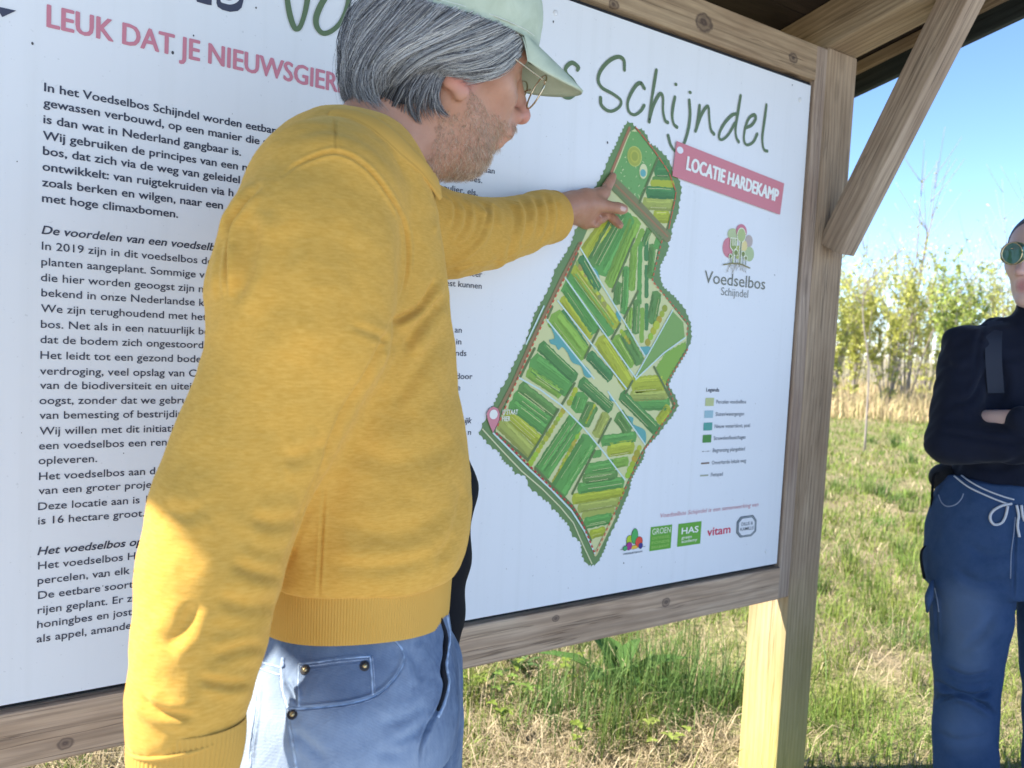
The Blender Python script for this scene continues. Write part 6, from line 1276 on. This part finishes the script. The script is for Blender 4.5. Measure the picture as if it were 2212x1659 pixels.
for a in (fR, fL):
    sh = Sdf(); q = np.array([a[-1][0][0], a[-1][0][1], .05]); sh.add(cone(q+[0, .04, 0], q+[-.03, -.16, -.015], .045, .036), .03); sh.add(cone(q, q+[0, 0, .07], .042, .04), .03); sh.add(lambda P: (P[:, 2]-.004).astype(np.float32), .006, 's'); V, Q = sh.mesh(q-[.16, .28, .06], q+[.14, .16, .14], .007); link('shoe', mesh_arrays('shoe', vw(smooth_mesh(V, Q, 2)), quads=Q), bpy.data.materials['dark_shoe'], WM)
# ================================================================== ground and plants
def field(x, y, s, seed=0):
    r = np.random.default_rng(seed); v = np.zeros_like(x)
    for k in range(7):
        a = r.uniform(0, 6.28); f = r.uniform(.5, 1.7)/s; v = v+np.sin((x*math.cos(a)+y*math.sin(a))*f*6.28+r.uniform(0, 6.28)+1.3*np.sin((y*math.cos(a)-x*math.sin(a))*f*3))
    return v/7**.5
m_gr, t, b = new_mat('meadow_soil', .95, .1); v = mapping(t); n1 = noise(t, v, .9, 5, .6); n2 = noise(t, v, 14, 5, .7); n3 = noise(t, v, 120, 3, .6)
c = ramp(t, n1, [(.35, (.24, .195, .12)), (.55, (.20, .20, .08)), (.75, (.20, .23, .075))]); c = mixc(t, math_n(t, 'MULTIPLY', ramp(t, n2, [(.4, (0, 0, 0)), (.65, (1, 1, 1))]), .6), c, (.36, .29, .18)); c = mixc(t, math_n(t, 'MULTIPLY', ramp(t, n3, [(.5, (0, 0, 0)), (.62, (1, 1, 1))]), .65), c, (.05, .038, .022))
t.links.new(c, b.inputs['Base Color']); bump(t, b, n2, .8, .03)
gx = np.concatenate([-np.geomspace(200, 4, 14), np.linspace(-3, 8, 56), np.geomspace(9, 200, 14)]); gy = np.concatenate([-np.geomspace(200, 3, 12), np.linspace(-2, 10, 60), np.geomspace(11, 300, 14)])
X, Y = np.meshgrid(gx, gy, indexing='ij'); 
def gz_(x, y): 
    r = np.hypot(x-.3, y-.3); near = np.clip((r-1.2)/1.5, 0, 1); w_ = np.clip((y-1.0)/.6, 0, 1)*np.clip(1-np.abs(x-2.2)/40, 0, 1)
    return near*w_*(.02*field(x, y, 1.6, 4)+.010*field(x, y, .5, 5))*np.clip(30/(r+.1), 0, 1)-.012
Z = gz_(X, Y); n_, k_ = X.shape
link('ground', mesh_arrays('ground', np.stack([X, Y, Z], -1).reshape(-1, 3), quads=[[i*k_+j, (i+1)*k_+j, (i+1)*k_+j+1, i*k_+j+1] for i in range(n_-1) for j in range(k_-1)]), m_gr)['kind'] = 'structure'
m_pa, t, b = new_mat('bounce_ground', .95, .1); v = mapping(t); t.links.new(mixc(t, noise(t, v, 3, 6, .65), (.36, .375, .39), (.47, .485, .50)), b.inputs['Base Color']); bump(t, b, noise(t, v, 60, 4), .5, .01)
mb = MB(); mb.add([(-60, -60, -.006), (60, -60, -.006), (60, .70, -.006), (-60, .70, -.006)], [[0, 1, 2, 3]]); mb.build('path', m_pa, smooth=False)['kind'] = 'structure'  # unseen pale ground, added to bounce sunlight onto the board and the man
# blades: each has two segments and bends over
def scatter(n, dmin, dmax, pw=1.0, xr=(-350, 2560)):
    px = rng.uniform(*xr, n); u = rng.random(n); d = dmin*(dmax/dmin)**(u**pw); a = (px-CX)/F
    P = CAM[:2]+(r_w[:2][None]*a[:, None]+f_w[:2][None])*d[:, None]; return P[:, 0], P[:, 1], d
def blades(name, x, y, d, h, w, lean, cols, mat, label, cat, lift=0., curl=1.0):
    n = len(x); z = gz_(x, y)+lift; az = rng.uniform(0, 6.28, n); face = az+math.pi/2+rng.normal(0, .5, n)
    L = np.stack([np.cos(az), np.sin(az), np.zeros(n)], 1); S = np.stack([np.cos(face), np.sin(face), np.zeros(n)], 1)*(w/2)[:, None]; B0 = np.stack([x, y, z-.01], 1); up = np.array([0, 0, 1.])
    c1, s1 = np.cos(lean*.5), np.sin(lean*.5); c2, s2 = np.cos(np.minimum(lean*(1+.6*curl), 2.2)), np.sin(np.minimum(lean*(1+.6*curl), 2.2))
    M = B0+up*(h*.5*c1)[:, None]+L*(h*.5*s1)[:, None]; T = M+up*(h*.5*c2)[:, None]+L*(h*.5*s2)[:, None]; T[:, 2] = np.maximum(T[:, 2], z+.004)
    V = np.stack([B0-S, B0+S, M+S*.8, M-S*.8, T], 1).reshape(-1, 3); i = np.arange(n)*5
    me = mesh_arrays(name, V, quads=np.stack([i, i+1, i+2, i+3], 1), tris=np.stack([i+3, i+2, i+4], 1)); set_col(me, np.repeat(cols, 5, 0)); o = link(name, me, mat, None, False); tag(o, label, cat, None, 'stuff'); return o
m_blade = tint_mat('grass_blade', .6, .25, .42); m_straw = tint_mat('straw_blade', .8, .15, .15)
def keep(x, y, d): return (y > .85)&~((np.abs(x-1.868) < .08)&(np.abs(y-YB-.06) < .08))
x, y, d = scatter(230000, 1.9, 22, .8); g = field(x, y, .8, 11)+.6*field(x, y, .25, 12); dry = .75*np.clip(1.3-(x-1.0)*.7, -.5, 1.2)*np.clip(3.4-y, 0, 1.4)
k = keep(x, y, d)&(g > -.55-.5*(x > 2.0)+dry*.45+rng.normal(0, .35, len(x))); x, y, d, g = x[k], y[k], d[k], g[k]; n = len(x)
h = rng.gamma(5, .0115, n)*(1+.35*np.clip(g, -1, 1.5))*np.clip(1+.02*d, 1, 1.5); cm = rng.random((n, 1)); cols = np.array([.16, .25, .05])*(1-cm)+np.array([.30, .37, .08])*cm; cols = cols*rng.uniform(.6, 1.25, (n, 1))*(1+.22*field(x, y, .6, 13)[:, None]*np.array([.8, .3, .4])); f_ = rng.random(n) < .10; cols[f_] = np.array([.34, .29, .16])*rng.uniform(.7, 1.1, (f_.sum(), 1))
blades('grass', x, y, d, h, rng.uniform(.0022, .0045, n)*np.clip(d/3, 1, 3.2), np.abs(rng.normal(.65, .45, n)), np.clip(cols, .01, .6), m_blade, 'short green spring grass with yellowish patches covering the meadow', 'grass')
x, y, d = scatter(120000, 1.9, 16, .95); g = field(x, y, .8, 11)+.6*field(x, y, .25, 12); k = keep(x, y, d)&(g < .75+rng.normal(0, .5, len(x)))&(rng.random(len(x)) < np.where(x > 2.0, .3, 1.)); x, y, d, g = x[k], y[k], d[k], g[k]; n = len(x)
cm = rng.random((n, 1)); cols = (np.array([.52, .43, .28])*(1-cm)+np.array([.30, .23, .14])*cm)*rng.uniform(.6, 1.25, (n, 1))
blades('dry_grass', x, y, d, rng.gamma(4, .026, n), rng.uniform(.0016, .0036, n)*np.clip(d/3, 1, 3), rng.uniform(1.0, 1.75, n), cols, m_straw, 'matted dry straw lying between the green blades', 'dry grass', .004, .4)
# tall tufts of fresh grass: clusters of longer blades
x, y, d = scatter(420, 2.2, 11, .9); k = keep(x, y, d)&(y > 1.5); x, y, d = x[k], y[k], d[k]; m = 46; xx = np.repeat(x, m)+rng.normal(0, .035, len(x)*m); yy = np.repeat(y, m)+rng.normal(0, .035, len(x)*m); dd = np.repeat(d, m); n = len(xx); hh = np.repeat(rng.uniform(.10, .24, len(x)), m)*rng.uniform(.5, 1.1, n); ct = np.repeat(rng.random((len(x), 1)), m, 0)
blades('grass_tufts', xx, yy, dd, hh, rng.uniform(.0024, .0046, n)*np.clip(dd/3, 1, 3), np.abs(rng.normal(.4, .25, n)), (np.array([.12, .20, .055])*(1-ct)+np.array([.26, .31, .06])*ct)*rng.uniform(.65, 1.25, (n, 1)), m_blade, 'taller tufts of fresh green grass', 'grass')
# long tuft under the board
x = np.concatenate([rng.normal(W(1450, 1500, 2.75)[0], .20, 520), rng.normal(W(1330, 1560, 2.6)[0], .22, 260)]); y = np.concatenate([rng.normal(W(1450, 1500, 2.75)[1], .12, 520), rng.normal(W(1330, 1560, 2.6)[1], .10, 260)]); y = np.maximum(y, 1.42); n = len(x)
blades('grass_tufts', x, y, x*0+2.6, rng.uniform(.10, .34, n), rng.uniform(.003, .0055, n), np.abs(rng.normal(.35, .28, n)), np.array([.135, .215, .06])*rng.uniform(.6, 1.35, (n, 1)), m_blade, 'long bluish green grass growing under the board', 'grass')
# dry tall grass in front of the thicket
x, y, d = scatter(30000, 14.5, 30, 1., (1500, 2700)); n = len(x); cm = rng.random((n, 1))
blades('tall_dry_grass', x, y, d, rng.uniform(.15, .75, n)*(.7+.3*field(x, y, 2.5, 15)), rng.uniform(.010, .022, n), np.abs(rng.normal(.4, .35, n)), (np.array([.62, .44, .28])*(1-cm)+np.array([.55, .50, .24])*cm)*rng.uniform(.6, 1.1, (n, 1)), m_straw, 'tall straw coloured grass in front of the thicket', 'dry grass')
# leafy bits
def leafcard(c, L, Wd, dirv, nrm, col, MBx, fold=.25):
    dirv = dirv/np.linalg.norm(dirv); s = np.cross(nrm, dirv); s /= np.linalg.norm(s)+1e-9; n = np.cross(dirv, s); us = (0, .25, .55, .8, 1); ws = (.12, .8, 1., .6, .05); V = []
    for u, w in zip(us, ws):
        p = c+dirv*L*u-np.array([0, 0, 1])*L*.25*u*u; V += [p-s*Wd*w/2+n*fold*Wd*w, p, p+s*Wd*w/2+n*fold*Wd*w]
    MBx.add(V, [f for i in range(4) for f in ([i*3, i*3+1, (i+1)*3+1, (i+1)*3], [i*3+1, i*3+2, (i+1)*3+2, (i+1)*3+1])], col)
m_leaf = tint_mat('leaf', .75, .12, .3)
def gp(px, py): 
    r = ray(px, py); t_ = -CAM[2]/r[2]; return CAM+r*t_
def rosette(px, py, n, L, Wd, col, label, up=.9, name='broadleaf_plant'):
    p = gp(px, py); p[2] = gz_(np.array([p[0]]), np.array([p[1]]))[0]; mb = MB()
    for i in range(n):
        a = i*2.4+random.uniform(-.3, .3); el_ = random.uniform(.35, up); dv_ = np.array([math.cos(a)*math.cos(el_), math.sin(a)*math.cos(el_), math.sin(el_)]); l_ = L*random.uniform(.6, 1.1)
        leafcard(p+np.array([0, 0, -.005]), l_, Wd*random.uniform(.8, 1.2), dv_, np.array([0, 0, 1.])-dv_*math.sin(el_), np.array(col)*random.uniform(.75, 1.25), mb)
    T = thing(name, p, label, 'plant'); mb.build('leaves', m_leaf, T, tint=True); return T
rosette(1335, 1470, 11, .34, .085, (.075, .155, .040), 'broad-leaved green plant with large pointed leaves growing under the board', 1.25)
rosette(1115, 1450, 9, .20, .035, (.085, .15, .05), 'small upright thistle-like plant under the board near the blue jeans', 1.2)
def creeper(px, py, n, spread, label, col=(.19, .25, .045)):
    p = gp(px, py); p[2] = gz_(np.array([p[0]]), np.array([p[1]]))[0]; mb = MB(); ms = MB()
    for i in range(n):
        a = random.uniform(0, 6.28); q = p+np.array([math.cos(a)*spread*random.random(), math.sin(a)*spread*.6*random.random(), random.uniform(.03, .13)]); ms.tube(catmull([p, (p+q)/2+[0, 0, .02], q], 3), .0012, 5, (.12, .16, .05))
        for k in range(3): b_ = a+k*2.1; leafcard(q, random.uniform(.018, .03), .016, np.array([math.cos(b_), math.sin(b_), .35]), np.array([0, 0, 1.]), np.array(col)*random.uniform(.8, 1.2), mb)
    T = thing('seedling', p, label, 'plant'); mb.build('leaves', m_leaf, T, tint=True); ms.build('stem', m_leaf, T, tint=True)
creeper(1035, 1500, 16, .16, 'yellow-green creeping plant with round leaves beside the faded blue jeans'); creeper(1085, 1595, 4, .05, 'tiny clover-like seedling in the straw left of the long grass tuft'); creeper(1245, 1640, 5, .06, 'low round-leaved seedling at the bottom of the picture below the long grass'); creeper(1225, 1500, 8, .10, 'pale round-leaved plant at the foot of the broad-leaved plant'); creeper(1420, 1640, 7, .12, 'trailing round-leaved plant at the bottom edge beneath the long grass', (.24, .29, .07)); creeper(1120, 1530, 8, .14, 'loose sprawling green plant in the straw close to the faded jeans', (.15, .23, .05)); creeper(180, 1655, 5, .08, 'small green sprouts in the straw under the left part of the board')
# ------------------------------------------------------------------ shrubs and saplings
m_bark = flat('twig_bark', (.30, .255, .22), .85, .2); m_pale = flat('pale_bark', (.42, .38, .32), .85, .2)
def shrub(name, px, d, H, spread, nst, nleaf, lsz, cols, label, cat, group, bare=.3, bark=None, lo=.03, twigs=5, rad=.012):
    if name != 'sapling': d, H, spread, lsz, rad, nleaf = d*1.65, H*1.6, spread*1.9, lsz*1.5, rad*1.3, int(nleaf*1.6)
    base = CAM+(r_w*((px-CX)/F)+f_w)*d; base[2] = gz_(np.array([base[0]]), np.array([base[1]]))[0]; T = thing(name, base, label, cat, group); ms = MB(); tips = []
    for i in range(nst):
        a = random.uniform(0, 6.28); out = spread*random.uniform(.15, 1.); h_ = H*random.uniform(.6, 1.); q = base+np.array([math.cos(a)*out, math.sin(a)*out, h_])
        P = catmull([base+np.array([math.cos(a)*.05, math.sin(a)*.05, -.03]), base+(q-base)*.35+np.array([0, 0, .12*h_]), base+(q-base)*.7+np.array([random.uniform(-.1, .1), random.uniform(-.1, .1), .06*h_]), q], 4)
        ms.tube(P, np.linspace(rad, rad*.22, len(P)), 5); tips.append(P)
        for k in range(twigs):
            j = random.randint(3, len(P)-2); b_ = random.uniform(0, 6.28); l_ = H*random.uniform(.10, .26); e = P[j]+np.array([math.cos(b_)*l_*.55, math.sin(b_)*l_*.55, l_*.85]); tw = catmull([P[j], (P[j]+e)/2+[0, 0, -.04*l_], e], 3); ms.tube(tw, np.linspace(rad*.4, rad*.16, len(tw)), 4); tips.append(tw)
    ms.build('trunk', bark or m_bark, T)
    if nleaf:
        PT = np.concatenate(tips); zr = (PT[:, 2]-base[2])/H; PT = PT[(zr > lo)]; zr = (PT[:, 2]-base[2])/H; w = np.clip((1.02-zr)/bare, .03, 1)+.5*(zr < .35); w /= w.sum(); i = rng.choice(len(PT), nleaf, p=w); C = PT[i]+rng.normal(0, .020*H/2.2, (nleaf, 3)); s = lsz*rng.uniform(.6, 1.3, nleaf)
        D1 = rng.normal(size=(nleaf, 3)); D1 /= np.linalg.norm(D1, axis=1)[:, None]; D2 = np.cross(D1, rng.normal(size=(nleaf, 3))); D2 /= np.linalg.norm(D2, axis=1)[:, None]
        V = np.stack([C-D1*s[:, None], C-D2*s[:, None]*.45, C+D1*s[:, None], C+D2*s[:, None]*.45], 1).reshape(-1, 3); me = mesh_arrays('crown', V, quads=np.arange(nleaf*4).reshape(-1, 4)); cm = rng.random((nleaf, 1)); cl_ = np.array(cols[0])*(1-cm)+np.array(cols[1])*cm
        set_col(me, np.repeat(cl_*rng.uniform(.7, 1.25, (nleaf, 1)), 4, 0)); link('crown', me, m_leaf, T, False)
    return T
YL = ((.42, .45, .10), (.60, .58, .19)); GL_ = ((.26, .33, .07), (.42, .47, .13)); GG = 'shrubs of the thicket'
shrub('sapling', 1893, 9.6, 3.1, .28, 1, 0, .02, YL, 'thin bare sapling with a single grey stem just right of the post', 'sapling', None, twigs=7, rad=.016)
shrub('young_tree', 1965, 12.5, 4.1, .9, 9, 260, .030, YL, 'tall leafless young tree with upright twigs above the yellow shrubs', 'tree', None, .9, twigs=9, rad=.02, lo=.1)
shrub('shrub', 1925, 11.2, 2.5, .75, 13, 5200, .027, YL, 'dense bright yellow-green shrub below the tall leafless young tree', 'shrub', GG, .5)
shrub('shrub', 1845, 12.0, 2.6, .8, 12, 4000, .026, YL, 'yellow-green shrub partly hidden by the corner post of the shelter', 'shrub', GG, .6)
shrub('shrub', 1800, 11.0, 2.4, .8, 12, 3600, .027, YL, 'yellow-green shrub seen in the gap just beside the post edge', 'shrub', GG, .6)
shrub('shrub', 2062, 8.2, 2.15, .55, 8, 2400, .027, GL_, 'darker green leafy shrub with thin arching stems left of the navy sleeve', 'shrub', GG, .5, rad=.010)
shrub('shrub', 2005, 13.0, 2.7, .9, 12, 3800, .027, YL, 'light olive shrub between the leafless young tree and the darker green shrub', 'shrub', GG, .5)
shrub('shrub', 2110, 13.5, 2.6, .9, 12, 3400, .027, YL, 'pale yellow shrub behind the shoulder of the person in navy', 'shrub', GG, .6)
shrub('young_tree', 2085, 15.5, 3.1, 1.2, 14, 200, .03, GL_, 'spreading leafless young tree behind the darker green shrub', 'tree', None, .9, twigs=9, rad=.014)
shrub('young_tree', 2185, 12.5, 3.9, .8, 9, 260, .032, YL, 'twiggy young tree behind the head with sunglasses', 'tree', None, .9, twigs=9, rad=.014)
shrub('shrub', 2170, 11.5, 2.7, .7, 11, 3600, .026, YL, 'tall pale shrub directly beside the face with sunglasses', 'shrub', GG, .6)
# distant thicket that closes the horizon
n = 42000; px = rng.uniform(-900, 3200, n); d = rng.uniform(30, 52, n); a = (px-CX)/F; C = CAM+(r_w[None]*a[:, None]+f_w[None])*d[:, None]; hmax = 3.8+1.2*field(C[:, 0], C[:, 1], 6, 41); C[:, 2] = rng.beta(1.2, 2.4, n)*hmax; s = rng.uniform(.06, .13, n)
D1 = rng.normal(size=(n, 3)); D1 /= np.linalg.norm(D1, axis=1)[:, None]; D2 = np.cross(D1, rng.normal(size=(n, 3))); D2 /= np.linalg.norm(D2, axis=1)[:, None]; V = np.stack([C-D1*s[:, None], C-D2*s[:, None]*.5, C+D1*s[:, None], C+D2*s[:, None]*.5], 1).reshape(-1, 3)
me = mesh_arrays('far_thicket', V, quads=np.arange(n*4).reshape(-1, 4)); cm = rng.random((n, 1)); set_col(me, np.repeat((np.array([.30, .31, .07])*(1-cm)+np.array([.33, .28, .16])*cm)*rng.uniform(.7, 1.2, (n, 1)), 4, 0)); tag(link('far_thicket', me, m_leaf, None, False), 'distant band of young trees and scrub along the horizon', 'scrub', None, 'stuff')

x, y, d = scatter(2600, 24, 48, 1., (-600, 3000)); n = len(x); cm = rng.random((n, 1))
blades('bare_twigs', x, y, d, rng.uniform(2.5, 6.0, n), rng.uniform(.015, .04, n), np.abs(rng.normal(.12, .12, n)), (np.array([.30, .26, .25])*(1-cm)+np.array([.42, .38, .30])*cm), m_straw, 'bare upright twigs of the distant young trees', 'scrub', 0, .2)
